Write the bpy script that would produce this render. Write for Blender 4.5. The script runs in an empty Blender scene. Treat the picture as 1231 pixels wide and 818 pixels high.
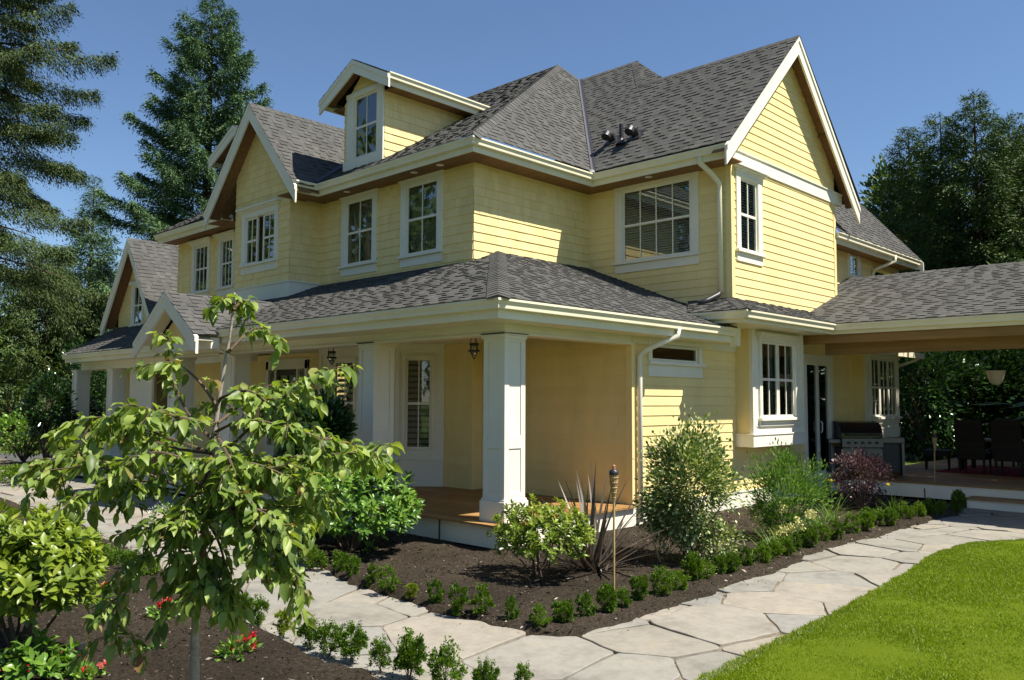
import bpy, math, random
import numpy as np
from mathutils import Vector, Matrix

C = bpy.context.scene.collection
scene = bpy.context.scene
RNG = np.random.default_rng(7)
random.seed(7)
R = math.radians

# ------------------------------------------------------------------ camera, sky, sun, exposure
CAM = np.array((10.996, -10.406, 1.959)); FPX = 1010.286
_y, _p, _r = R(43.888), R(4.139), R(0.267)
FW = np.array((-math.sin(_y)*math.cos(_p), math.cos(_y)*math.cos(_p), math.sin(_p)))
_rt = np.array((math.cos(_y), math.sin(_y), 0.0)); _up = np.cross(_rt, FW)
RT = _rt*math.cos(_r) + _up*math.sin(_r); UP = _up*math.cos(_r) - _rt*math.sin(_r)
cam_d = bpy.data.cameras.new('camera'); cam = bpy.data.objects.new('camera', cam_d); C.objects.link(cam)
cam.matrix_world = Matrix(((RT[0], UP[0], -FW[0], CAM[0]), (RT[1], UP[1], -FW[1], CAM[1]),
                           (RT[2], UP[2], -FW[2], CAM[2]), (0, 0, 0, 1)))
cam_d.sensor_width = 36; cam_d.lens = FPX/1231*36; cam_d.clip_end = 2000; cam_d.clip_start = .05
scene.camera = cam
SUN = Vector((1.0, .42, 1.74)).normalized()
SUN_EL = math.asin(SUN.z); SUN_AZ = math.atan2(SUN.x, SUN.y)
world = bpy.data.worlds.new('World'); scene.world = world; world.use_nodes = True
wn = world.node_tree.nodes; wl = world.node_tree.links
sky = wn.new('ShaderNodeTexSky'); sky.sky_type = 'NISHITA'; sky.sun_disc = False
sky.sun_elevation = SUN_EL; sky.sun_rotation = SUN_AZ
sky.air_density = 1.0; sky.dust_density = 0.1; sky.ozone_density = 5.5; sky.altitude = 100
wl.new(sky.outputs[0], wn['Background'].inputs[0]); wn['Background'].inputs[1].default_value = 0.072
sun_d = bpy.data.lights.new('sun', 'SUN'); sun_d.energy = 5.0; sun_d.angle = R(.53); sun_d.color = (1, .93, .82)
sun = bpy.data.objects.new('sun', sun_d); C.objects.link(sun)
sun.rotation_euler = SUN.to_track_quat('Z', 'Y').to_euler()
vs = scene.view_settings; vs.view_transform = 'Standard'; vs.look = 'None'; vs.exposure = 0.92; vs.gamma = 1.0
vs.use_curve_mapping = False
scene.cycles.max_bounces = 8; scene.cycles.diffuse_bounces = 5; scene.cycles.transparent_max_bounces = 12
scene.cycles.use_denoising = True

def ray(px, py): return FW + RT*((px-615.5)/FPX) - UP*((py-409)/FPX)
def at(px, py, depth): return CAM + ray(px, py)*depth          # point seen at that pixel of the 1231x818 photo, so far away
def onz(px, py, z=0.0):
    d = ray(px, py); return CAM + d*((z-CAM[2])/d[2])
def depth_of(p): return float((np.array(p, float)-CAM) @ FW)

# ------------------------------------------------------------------ materials
def mat(name, col, rough=.6, spec=.3, metal=0.0):
    m = bpy.data.materials.new(name); m.use_nodes = True
    b = m.node_tree.nodes['Principled BSDF']
    b.inputs['Base Color'].default_value = (*col, 1); b.inputs['Roughness'].default_value = rough
    b.inputs['Specular IOR Level'].default_value = spec; b.inputs['Metallic'].default_value = metal
    return m
class NT:
    def __init__(s, m): s.t = m.node_tree; s.b = s.t.nodes['Principled BSDF']
    def n(s, typ, **kw):
        o = s.t.nodes.new(typ)
        for k, v in kw.items():
            if k.startswith('_'): setattr(o, k[1:], v)
            else: o.inputs[k.replace('__', ' ')].default_value = v
        return o
    def l(s, a, b): s.t.links.new(a, b)
    def noise(s, scale, detail=4, rough=.6, coord='Object', vec=None, stretch=None):
        o = s.n('ShaderNodeTexNoise', Scale=scale, Detail=detail, Roughness=rough)
        if coord == 'UV' or vec is None:
            tc = s.n('ShaderNodeTexCoord'); src = tc.outputs[coord]
        else: src = vec
        if stretch:
            mp = s.n('ShaderNodeMapping'); mp.inputs['Scale'].default_value = stretch; s.l(src, mp.inputs[0]); src = mp.outputs[0]
        s.l(src, o.inputs['Vector']); return o.outputs['Fac']
    def ramp(s, fac, stops):
        o = s.n('ShaderNodeValToRGB'); cr = o.color_ramp
        while len(cr.elements) < len(stops): cr.elements.new(.5)
        for e, (p, c) in zip(cr.elements, stops): e.position = p; e.color = (*c, 1)
        s.l(fac, o.inputs[0]); return o.outputs[0]
    def mix(s, fac, a, b, mode='MIX'):
        o = s.n('ShaderNodeMix', _data_type='RGBA', _blend_type=mode)
        for src, i in ((fac, 0), (a, 6), (b, 7)):
            if hasattr(src, 'is_linked') or hasattr(src, 'links'): s.l(src, o.inputs[i])
            elif isinstance(src, tuple): o.inputs[i].default_value = (*src, 1)
            else: o.inputs[i].default_value = src
        return o.outputs[2]
    def attr(s, name): return s.n('ShaderNodeAttribute', _attribute_name=name).outputs['Fac']
    def bump(s, h, strength=.3, dist=.02):
        o = s.n('ShaderNodeBump', Strength=strength, Distance=dist); s.l(h, o.inputs['Height']); s.l(o.outputs[0], s.b.inputs['Normal'])
def tinted(name, stops, rough=.8, spec=.2, nscale=3.0, namt=.35, bscale=None, bstr=.25, bdist=.01, stretch=None):
    """colour from the per-face 'var' value with soft large-scale mottling and a fine bump"""
    m = mat(name, stops[0][1], rough, spec); t = NT(m)
    base = t.ramp(t.attr('var'), stops)
    n = t.noise(nscale, 5, .65, stretch=stretch)
    d = t.ramp(n, [(.3, (1-namt,)*3), (.7, (1+namt*.35,)*3)])
    t.l(t.mix(1.0, base, d, 'MULTIPLY'), t.b.inputs['Base Color'])
    if bscale: t.bump(t.noise(bscale, 4, .7, stretch=stretch), bstr, bdist)
    return m
def leaf_mat(name, stops, trans=.35, rough=.45, spec=.4, tcol=None, nscale=1.2):
    m = bpy.data.materials.new(name); m.use_nodes = True; t = NT(m)
    out = t.t.nodes['Material Output']
    base = t.ramp(t.attr('var'), stops)
    t.l(base, t.b.inputs['Base Color']); t.b.inputs['Roughness'].default_value = rough
    t.b.inputs['Specular IOR Level'].default_value = spec
    tr = t.n('ShaderNodeBsdfTranslucent')
    g = t.mix(1.0, base, tcol or (1.3, 1.35, .5), 'MULTIPLY'); t.l(g, tr.inputs['Color'])
    mx = t.n('ShaderNodeMixShader', Fac=trans); t.l(t.b.outputs[0], mx.inputs[1]); t.l(tr.outputs[0], mx.inputs[2])
    t.l(mx.outputs[0], out.inputs['Surface']); return m
M = {}
M['lap'] = tinted('yellow_siding', [(0, (.84, .665, .30)), (1, (.885, .71, .33))], .55, .3, 1.1, .13, 60, .06, .004, (1.2, 1.2, .35))
M['shake'] = tinted('yellow_shakes', [(0, (.81, .64, .285)), (1, (.885, .71, .33))], .6, .25, 1.6, .10, 45, .18, .006, (1, 1, .15))
M['white'] = tinted('white_trim', [(0, (.80, .765, .64)), (1, (.82, .785, .66))], .5, .35, .9, .10, 30, .03, .003)
M['cream'] = tinted('cream_gutter', [(0, (.79, .74, .54)), (1, (.81, .76, .56))], .4, .4, 1.0, .12)
M['shingle'] = tinted('asphalt_shingle', [(0, (.076, .0755, .071)), (.4, (.086, .0855, .080)), (.8, (.094, .0935, .088)), (1, (.108, .107, .100))], .92, .15, 1.3, .2, 160, .5, .006)
M['soffit'] = tinted('cedar_soffit', [(0, (.20, .105, .045)), (1, (.27, .15, .07))], .7, .2, 2.5, .3, 20, .15, .005, (1, 6, 6))
M['timber'] = tinted('timber_beam', [(0, (.27, .155, .055)), (1, (.33, .20, .075))], .65, .25, 2.0, .3, 14, .15, .005, (.4, 8, 8))
M['deck'] = tinted('cedar_decking', [(0, (.27, .14, .045)), (.5, (.33, .18, .062)), (1, (.39, .225, .085))], .6, .3, 3.0, .25, 25, .12, .004, (1, 1, 1))
M['dark'] = mat('under_deck_shade', (.012, .011, .01), .9, .1)  # near-black colour stands in for the shade under the decks
M['underlay'] = mat('roof_underlay', (.03, .03, .03), .95, .1)
M['metal'] = mat('valley_flashing', (.065, .065, .075), .55, .5, .3)
M['white_metal'] = mat('white_flashing', (.8, .8, .78), .4, .4)
M['black_metal'] = mat('black_metal', (.02, .02, .022), .45, .5)
M['black_hose'] = mat('black_plastic', (.03, .03, .03), .4, .4)
M['concrete'] = tinted('foundation_concrete', [(0, (.30, .29, .26)), (1, (.34, .33, .30))], .9, .1, 6, .3, 40, .3, .01)
M['blind'] = mat('blind_slats', (.66, .65, .62), .6, .2)
M['curtain'] = tinted('window_curtain', [(0, (.46, .47, .38)), (1, (.54, .55, .45))], .9, .1, 9, .5, None, 0, 0, (6, 6, .4))
M['darkwood'] = tinted('dark_door_wood', [(0, (.035, .022, .015)), (1, (.05, .03, .02))], .45, .4, 5, .3)
g = bpy.data.materials.new('window_glass'); g.use_nodes = True; t = NT(g)
gl = t.n('ShaderNodeBsdfGlossy', Roughness=.015); gl.inputs['Color'].default_value = (.92, .95, .93, 1)
tp = t.n('ShaderNodeBsdfTransparent'); tp.inputs['Color'].default_value = (.66, .70, .66, 1)
fr = t.n('ShaderNodeFresnel', IOR=1.62); ma = t.n('ShaderNodeMath', _operation='MULTIPLY_ADD'); ma.inputs[1].default_value = 1.5; ma.inputs[2].default_value = .06; ma.use_clamp = True
t.l(fr.outputs[0], ma.inputs[0]); mx = t.n('ShaderNodeMixShader'); t.l(ma.outputs[0], mx.inputs[0]); t.l(tp.outputs[0], mx.inputs[1]); t.l(gl.outputs[0], mx.inputs[2])
nb = t.n('ShaderNodeBump', Strength=.03, Distance=.05); t.l(t.noise(1.1, 1, .3), nb.inputs['Height']); t.l(nb.outputs[0], gl.inputs['Normal'])
t.l(mx.outputs[0], t.t.nodes['Material Output'].inputs['Surface']); M['glass'] = g

# ------------------------------------------------------------------ objects
def props(o, label=None, cat=None, group=None, kind=None):
    if label: o['label'] = label
    if cat: o['category'] = cat
    if group: o['group'] = group
    if kind: o['kind'] = kind
    return o
def empty(name, loc=(0, 0, 0), label=None, cat=None, group=None, rz=0.0):
    o = bpy.data.objects.new(name, None); C.objects.link(o); o.location = Vector([float(a) for a in loc]); o.rotation_euler = (0, 0, rz)
    o.empty_display_size = .1
    return props(o, label, cat, group)
class MB:
    """collects faces for ONE mesh object"""
    def __init__(s): s.v = []; s.f = []; s.mi = []; s.va = []
    def face(s, pts, mi=0, var=None):
        b = len(s.v); s.v.extend([tuple(float(a) for a in p) for p in pts]); s.f.append(tuple(range(b, b+len(pts))))
        s.mi.append(mi); s.va.append(random.random() if var is None else var)
    def para(s, o, a, b, c, mi=0, var=None):
        o, a, b, c = (np.array(x, float) for x in (o, a, b, c))
        if np.dot(np.cross(a, b), c) < 0: a, b = b, a
        var = random.random() if var is None else var
        q = lambda *i: [o+sum((x for x, k in zip((a, b, c), i_) if k), np.zeros(3)) for i_ in i]
        for f in (((0,0,0),(0,1,0),(1,1,0),(1,0,0)), ((0,0,1),(1,0,1),(1,1,1),(0,1,1)), ((0,0,0),(1,0,0),(1,0,1),(0,0,1)),
                  ((0,1,0),(0,1,1),(1,1,1),(1,1,0)), ((0,0,0),(0,0,1),(0,1,1),(0,1,0)), ((1,0,0),(1,1,0),(1,1,1),(1,0,1))):
            s.face(q(*f), mi, var)
    def box(s, x0, x1, y0, y1, z0, z1, mi=0, var=None):
        s.para((x0, y0, z0), (x1-x0, 0, 0), (0, y1-y0, 0), (0, 0, z1-z0), mi, var)
    def tube(s, pts, r, n=8, mi=0, var=None, cap=True):
        pts = [np.array(p, float) for p in pts]; rs = r if hasattr(r, '__len__') else [r]*len(pts)
        rings = []; ref = np.array((.31, .17, .93))
        for i, p in enumerate(pts):
            d = pts[min(i+1, len(pts)-1)] - pts[max(i-1, 0)]; d /= np.linalg.norm(d)+1e-9
            a = np.cross(d, ref); a /= np.linalg.norm(a)+1e-9; b = np.cross(d, a); ref = np.cross(a, d)
            rings.append([p + rs[i]*(a*math.cos(2*math.pi*k/n) + b*math.sin(2*math.pi*k/n)) for k in range(n)])
        var = random.random() if var is None else var
        for i in range(len(rings)-1):
            for k in range(n):
                s.face((rings[i][k], rings[i+1][k], rings[i+1][(k+1) % n], rings[i][(k+1) % n]), mi, var)
        if cap: s.face(rings[0], mi, var); s.face(rings[-1][::-1], mi, var)
    def lathe(s, prof, c=(0, 0, 0), n=20, mi=0, var=None):
        var = random.random() if var is None else var
        ring = [[(c[0]+r*math.cos(2*math.pi*k/n), c[1]+r*math.sin(2*math.pi*k/n), c[2]+z) for k in range(n)] for r, z in prof]
        for i in range(len(ring)-1):
            for k in range(n): s.face((ring[i][k], ring[i][(k+1) % n], ring[i+1][(k+1) % n], ring[i+1][k]), mi, var)
    def build(s, name, mats, parent=None, smooth=False, bevel=0.0, merge=False):
        me = bpy.data.meshes.new(name); me.from_pydata(s.v, [], s.f)
        mats = mats if isinstance(mats, (list, tuple)) else [mats]
        for m in mats: me.materials.append(m)
        me.polygons.foreach_set('material_index', s.mi)
        at_ = me.attributes.new('var', 'FLOAT', 'FACE'); at_.data.foreach_set('value', np.array(s.va, np.float32))
        if smooth or merge or bevel:
            import bmesh
            b = bmesh.new(); b.from_mesh(me); bmesh.ops.remove_doubles(b, verts=b.verts, dist=1e-5); b.to_mesh(me); b.free()
            if smooth: me.polygons.foreach_set('use_smooth', [True]*len(me.polygons))
        me.update(); o = bpy.data.objects.new(name, me); C.objects.link(o); o.parent = parent
        if bevel:
            bv = o.modifiers.new('bevel', 'BEVEL'); bv.width = bevel; bv.segments = 2; bv.limit_method = 'ANGLE'
        return o
def fast_mesh(name, verts, faces_flat, nper, var, m, parent=None, smooth=False, dom='FACE'):
    me = bpy.data.meshes.new(name); nv = len(verts); nf = len(faces_flat)//nper
    me.vertices.add(nv); me.vertices.foreach_set('co', np.ascontiguousarray(verts, np.float32).ravel())
    me.loops.add(nf*nper); me.loops.foreach_set('vertex_index', np.ascontiguousarray(faces_flat, np.int32))
    me.polygons.add(nf); me.polygons.foreach_set('loop_start', np.arange(0, nf*nper, nper, dtype=np.int32))
    if smooth: me.polygons.foreach_set('use_smooth', np.ones(nf, bool))
    at_ = me.attributes.new('var', 'FLOAT', dom); at_.data.foreach_set('value', np.ascontiguousarray(var, np.float32))
    me.materials.append(m); me.update(calc_edges=True); me.validate()
    o = bpy.data.objects.new(name, me); C.objects.link(o); o.parent = parent
    return o
def copy_tree(o, parent=None, loc=None, rz=0.0, scale=None):
    c = o.copy(); C.objects.link(c); c.parent = parent
    if loc is not None: c.location = Vector([float(a) for a in loc]); c.rotation_euler = (0, 0, rz)
    if scale is not None: c.scale = scale
    for ch in list(o.children): copy_tree(ch, c)
    return c

# ------------------------------------------------------------------ boarded and shingled surfaces
def clip(poly, a, b, c):                                             # keep a*u + b*v <= c
    out = []
    for i in range(len(poly)):
        p, q = poly[i], poly[(i+1) % len(poly)]
        dp, dq = a*p[0]+b*p[1]-c, a*q[0]+b*q[1]-c
        if dp <= 0: out.append(p)
        if (dp < 0 < dq) or (dq < 0 < dp):
            k = dp/(dp-dq); out.append((p[0]+(q[0]-p[0])*k, p[1]+(q[1]-p[1])*k))
    return out
def courses(mb, pts, N, exp, lap, tabs=None, thick=(0, 0), gap=0.0, holes=(), base=.002, sheet=1, mi=0, eave=False):
    """cover a flat convex polygon with overlapping rows: siding boards, shakes or shingle tabs. holes are (u0,u1,z0,z1)
    with u along the horizontal in the wall plane (world x, or y for walls facing x)"""
    P = [np.array(p, float) for p in pts]; N = np.array(N, float); N /= np.linalg.norm(N)
    U = np.cross((0, 0, 1.), N); U /= np.linalg.norm(U); V = np.cross(N, U)
    O = P[0]
    off0 = O @ U; offv = O @ V
    p2 = [((p @ U), (p @ V)) for p in P]
    Cn = N*(O @ N)
    def w(u, v, d): return Cn + U*u + V*v + N*d
    area = sum(p2[i][0]*p2[(i+1) % len(p2)][1]-p2[(i+1) % len(p2)][0]*p2[i][1] for i in range(len(p2)))
    if area < 0: p2 = p2[::-1]
    sgn = 1 if abs(U[0]+U[1]-1) < .5 else -1                          # hole u runs along +x / +y
    H = [(min(a*sgn, b*sgn), max(a*sgn, b*sgn), c, d) for a, b, c, d in holes]
    v0, v1 = min(p[1] for p in p2), max(p[1] for p in p2)
    k = 0 if eave else math.floor(v0/exp)
    start = v0 if eave else 0.0
    alt = False
    while start + k*exp < v1 - 1e-6:
        ra, rb = start+k*exp, start+(k+1)*exp; k += 1
        cuts = sorted({max(ra, v0), min(rb, v1), *[z for h in H for z in h[2:] if max(ra, v0) < z < min(rb, v1)]})
        for a, b in zip(cuts[:-1], cuts[1:]):
            if b-a < 1e-4: continue
            strip = clip(clip(p2, 0, 1, b), 0, -1, -a)
            if len(strip) < 3: continue
            us = [p[0] for p in strip]; lo, hi = min(us), max(us)
            seg = [(lo, hi)]
            for h in H:
                if h[2] <= a+1e-5 and h[3] >= b-1e-5:
                    n = []
                    for s0, s1 in seg:
                        if h[1] <= s0 or h[0] >= s1: n.append((s0, s1)); continue
                        if h[0] > s0: n.append((s0, h[0]))
                        if h[1] < s1: n.append((h[1], s1))
                    seg = n
            for s0, s1 in seg:
                cell = clip(clip(strip, 1, 0, s1), -1, 0, -s0)
                if len(cell) < 3: continue
                if sheet: mb.face([w(u, v, 0) for u, v in cell], sheet)
                us_ = [s0]
                if tabs:
                    u = math.floor(s0/.31)*.31 + random.uniform(-tabs[1], 0)
                    while u < s1:
                        if u > s0: us_.append(u)
                        u += random.uniform(*tabs)
                us_.append(s1)
                for t0, t1 in zip(us_[:-1], us_[1:]):
                    c2 = clip(clip(cell, 1, 0, t1-gap), -1, 0, -(t0+gap)) if tabs else cell
                    if len(c2) < 3: continue
                    alt ^= random.random() < .86
                    th = (thick[int(alt)] if eave else random.uniform(*thick))*random.uniform(.8, 1.1); var = random.random()
                    d = lambda v: base + (lap+th)*max(0, 1-(v-ra)/exp)
                    mb.face([w(u, v, d(v)) for u, v in c2], mi, var)
                    lowv = min(p[1] for p in c2)
                    if lowv < a+1e-6 and abs(a-ra) < 1e-6 or tabs:
                        lo_ = sorted([p for p in c2 if p[1] < lowv+1e-6])
                        if len(lo_) >= 2:
                            (ua, va_), (ub, vb_) = lo_[0], lo_[-1]
                            mb.face([w(ua, va_, -.004), w(ub, vb_, -.004), w(ub, vb_, d(vb_)), w(ua, va_, d(va_))], mi, var)
                    if tabs and th > .002:                            # cut sides of a thick tab
                        for ue in (t0+gap, t1-gap):
                            ed = sorted([p for p in c2 if abs(p[0]-ue) < 1e-6], key=lambda p: p[1])
                            if len(ed) >= 2:
                                (ua, va_), (ub, vb_) = ed[0], ed[-1]
                                mb.face([w(ua, va_, -.002), w(ub, vb_, -.002), w(ub, vb_, d(vb_)), w(ua, va_, d(va_))], mi, var)
def roof(name, polys, parent, exp=.145):
    mb = MB()
    for pts in polys:
        P = [np.array(p, float) for p in pts]
        n = np.cross(P[1]-P[0], P[2]-P[0]); n = n if n[2] > 0 else -n
        courses(mb, pts, n, exp, .0025, (.11, .22), (.0, .013), .0012, eave=True)
    return mb.build(name, [M['shingle'], M['underlay']], parent)
def caps(mb, a, b, na, nb, w=.15, step=.2):
    """ridge and hip cap shingles, each one bent over the ridge"""
    a, b = np.array(a, float), np.array(b, float); L = np.linalg.norm(b-a); d = (b-a)/L
    na = np.array(na, float); na /= np.linalg.norm(na); nb = np.array(nb, float); nb /= np.linalg.norm(nb)
    sa = np.cross(na, d); sa /= np.linalg.norm(sa); sb = np.cross(d, nb); sb /= np.linalg.norm(sb)
    if sa[2] > 0: sa = -sa
    if sb[2] > 0: sb = -sb
    up = na+nb; up /= np.linalg.norm(up)
    for i in range(int(L/step)+1):
        q0 = a + d*min(i*step, L); q1 = a + d*min((i+1)*step+.03, L+.03); v = random.random()
        h0 = .024; h1 = .012
        r0, r1 = q0+up*h0, q1+up*h1
        l0, l1 = q0+sa*w+na*.016, q1+sa*w+na*.008; m0, m1 = q0+sb*w+nb*.016, q1+sb*w+nb*.008
        mb.face((r0, l0, l1, r1), 0, v); mb.face((r0, r1, m1, m0), 0, v)
        mb.face((r0, q0, q0+sa*w, l0), 0, v); mb.face((r0, m0, q0+sb*w, q0), 0, v)
        mb.face((l0, q0+sa*w, q1+sa*w, l1), 0, v); mb.face((m0, m1, q1+sb*w, q0+sb*w), 0, v)
GUT = [(.10, -.02), (.012, -.02), (.012, .0), (0, .0), (0, -.028), (.012, -.045), (.03, -.075), (.034, -.118), (.045, -.128), (.108, -.128), (.108, -.235), (.135, -.235)]
def gutter(name, path, z, inward, parent, prof=GUT, m='cream', ends=True):
    """gutter and fascia swept along the outer lip line; inward = +1 if the house lies on the left of the path"""
    P = [np.array((*p, 0.0)) for p in path]; nrm = []
    for i in range(len(P)-1):
        d = P[i+1]-P[i]; d /= np.linalg.norm(d); nrm.append(np.array((-d[1], d[0], 0))*inward)
    offs = []
    for i in range(len(P)):
        if i == 0: offs.append(nrm[0])
        elif i == len(P)-1: offs.append(nrm[-1])
        else:
            b = nrm[i-1]+nrm[i]; offs.append(b/(b @ nrm[i]))
    mb = MB()
    for i in range(len(P)-1):
        for (d0, z0), (d1, z1) in zip(prof[:-1], prof[1:]):
            mb.face((P[i]+offs[i]*d0+(0, 0, z+z0), P[i+1]+offs[i+1]*d0+(0, 0, z+z0), P[i+1]+offs[i+1]*d1+(0, 0, z+z1), P[i]+offs[i]*d1+(0, 0, z+z1)))
    if ends:
        for i in (0, -1): mb.face([P[i]+offs[i]*d+(0, 0, z+zz) for d, zz in prof])
    return mb.build(name, M[m], parent)
# ------------------------------------------------------------------ the house
ZE, OV = 6.541, .627
house = empty('house', (0, 0, 0), 'large two storey yellow house with white trim, dark shingle roofs and a wraparound porch', 'house')
TF, TR, TT = .638, 1.09, .983
def wall(name, polys, kind='lap', parent=house):
    """polys: list of (points, outward normal, holes)"""
    mb = MB()
    for pts, n, holes in polys:
        if kind == 'lap': courses(mb, pts, n, .158, .012, (2.2, 4.4), (0, .002), .0008, holes=holes, sheet=0)
        else: courses(mb, pts, n, .168, .012, (.09, .24), (0, .005), .0018, holes, base=.003, sheet=0)
        if kind != 'lap':
            pass
    if kind != 'lap':
        mb2 = MB()
        for pts, n, holes in polys: courses(mb2, pts, n, 50, 0, holes=holes, base=0, sheet=0)
        mb.v, vv = mb.v, None
        b = len(mb.v); mb.v += mb2.v; mb.f += [tuple(i+b for i in f) for f in mb2.f]; mb.mi += mb2.mi; mb.va += [.0]*len(mb2.f)
    return mb.build(name, M['lap' if kind == 'lap' else 'shake'], parent)
def rect(ax, c, u0, u1, z0, z1):
    return [(u0, c, z0), (u1, c, z0), (u1, c, z1), (u0, c, z1)] if ax == 'y' else [(c, u0, z0), (c, u1, z0), (c, u1, z1), (c, u0, z1)]
HOLE = .05
def window(parent, O, U, N, g, cols=2, rows=2, case=.14, head=.20, hx=.10, crown=True, sill=.17, blind=None, room=True, inset=.015, rail=True, split=None, label=None, name='window'):
    """g=(u0,u1,z0,z1) of the glazed opening. casing is the part, sash, pane and blind its sub-parts"""
    O, U, N = (np.array(x, float) for x in (O, U, N)); Z = np.array((0, 0, 1.))
    u0, u1, z0, z1 = g; S = HOLE
    def bx(mb, a, b, c, d, o0, o1, var=None): mb.para(O+U*a+Z*c+N*o0, U*(b-a), Z*(d-c), N*(o1-o0), 0, var)
    mb = MB()
    bx(mb, u0-S-case, u0-S, z0-S, z1+S, 0, .036); bx(mb, u1+S, u1+S+case, z0-S, z1+S, 0, .036)
    bx(mb, u0-S-case-.02, u1+S+case+.02, z1+S, z1+S+head, 0, .042)
    if crown:
        a, b = u0-S-case-.02, u1+S+case+.02
        for k, (e, h0, h1) in enumerate(((.03, -.10, -.068), (.06, -.068, -.034), (hx, -.034, .008))):
            bx(mb, a-e, b+e, z1+S+head+h0, z1+S+head+h1, 0.001, .042+e*.9+.006*k)
    if sill:
        bx(mb, u0-S-case-.03, u1+S+case+.03, z0-S-.05, z0-S, 0, .085)
        bx(mb, u0-S-case, u1+S+case, z0-S-.05-sill, z0-S-.05, 0, .032)
    for a, b in ((u0-S, u0-S+.012), (u1+S-.012, u1+S)): bx(mb, a, b, z0-S, z1+S, -.09, .030)
    bx(mb, u0-S, u1+S, z1+S-.012, z1+S, -.09, .030); bx(mb, u0-S, u1+S, z0-S, z0-S+.012, -.09, .031)
    w = mb.build(name, M['white'], parent, bevel=.004)
    if label: w['label'] = label
    halves = split or [(u0, u1)]
    sm, gm, bm = MB(), MB(), MB()
    for i in range(len(halves)):
        a, b = halves[i]; so = inset-.03
        la = u0-S+.012 if i == 0 else a-S; rb = u1+S-.012 if i == len(halves)-1 else b+S
        bx(sm, la, a, z0-S+.012, z1+S-.012, so-.03, so+.012); bx(sm, b, rb, z0-S+.012, z1+S-.012, so-.03, so+.012)
        bx(sm, a, b, z0-S+.012, z0, so-.03, so+.0115); bx(sm, a, b, z1, z1+S-.012, so-.03, so+.0115)
        for k in range(1, cols):
            x = a+(b-a)*k/cols; bx(sm, x-.011, x+.011, z0, z1, so-.012, so+.006)
        for k in range(1, rows):
            z = z0+(z1-z0)*k/rows
            if rail and k*2 == rows: bx(sm, a, b, z-.024, z+.024, so-.022, so+.010)
            else: bx(sm, a, b, z-.011, z+.011, so-.0125, so+.0055)
        gm.face([O+U*p+Z*q+N*(so-.006) for p, q in ((a-.005, z0-.005), (b+.005, z0-.005), (b+.005, z1+.005), (a-.005, z1+.005))])
        if blind == 'slat':
            z = z1-.02
            while z > z0-.02:
                t = random.uniform(-.004, .004)
                bm.face([O+U*p+Z*q+N*o for p, q, o in ((a-.04, z+.019+t, -.074), (b+.10, z+.019+t, -.074), (b+.10, z-.019+t, -.052), (a-.04, z-.019+t, -.052))], 0, random.random()); z -= .05
        elif blind == 'wide':
            z = z1-.03
            while z > z0-.02:
                bm.face([O+U*p+Z*q+N*o for p, q, o in ((a-.03, z+.03, -.12), (b+.06, z+.03, -.12), (b+.06, z-.035, -.06), (a-.03, z-.035, -.06))]); z -= .105
        elif blind == 'curtain':
            n = 26; xs = [a-.04+(b-a+.16)*k/n for k in range(n+1)]
            for k in range(n):
                o = [-.10+.025*math.sin(q*1.9) + .01*math.sin(q*5.1) for q in (k, k+1)]
                bm.face([O+U*xs[k]+Z*(z0-.1)+N*o[0], O+U*xs[k+1]+Z*(z0-.1)+N*o[1], O+U*xs[k+1]+Z*(z1+.1)+N*o[1], O+U*xs[k]+Z*(z1+.1)+N*o[0]])
        elif blind == 'drapes':
            for a_, b_ in ((a-.05, a+(b-a)*.3), (b-(b-a)*.22, b+.05)):
                n = 10; xs = [a_+(b_-a_)*k/n for k in range(n+1)]
                for k in range(n):
                    o = [-.10+.03*math.sin(q*2.1) for q in (k, k+1)]
                    bm.face([O+U*xs[k]+Z*(z0-.1)+N*o[0], O+U*xs[k+1]+Z*(z0-.1)+N*o[1], O+U*xs[k+1]+Z*(z1+.1)+N*o[1], O+U*xs[k]+Z*(z1+.1)+N*o[0]])
    sm.build('sash', M['white'], w); gm.build('pane', M['glass'], w)
    if bm.f: bm.build('curtain' if blind in ('curtain', 'drapes') else 'blind', M['curtain' if blind in ('curtain', 'drapes') else 'blind'], w)
    return w
def hole(g, e=HOLE): return (g[0]-e, g[1]+e, g[2]-e, g[3]+e)
FX, FN = (1, 0, 0), (0, -1, 0); SX, SN = (0, 1, 0), (1, 0, 0)

# upper front wall and the shake wall round its corner
W1g, W2g = (-1.89, -1.04, 4.85, 6.16), (-3.93, -3.08, 4.87, 6.16)
WL1, WL2 = (-11.02, -10.35, 4.9, 6.06), (-9.52, -9.0, 4.9, 6.06)
wall('upper_wall', [(rect('y', 0, -12.1, 0, 3.4, 6.36), FN, [hole(W1g), hole(W2g), hole(WL1), hole(WL2)]),
                    (rect('x', 0, 0, 3.343, 3.8, 6.36), SN, [])], 'shake')
for gg in (W1g, W2g): window(house, (0, 0, 0), FX, FN, gg, case=.15, head=.19, blind='curtain')
for gg in (WL1, WL2): window(house, (0, 0, 0), FX, FN, gg, case=.13, head=.15, blind=None, cols=3)
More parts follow.
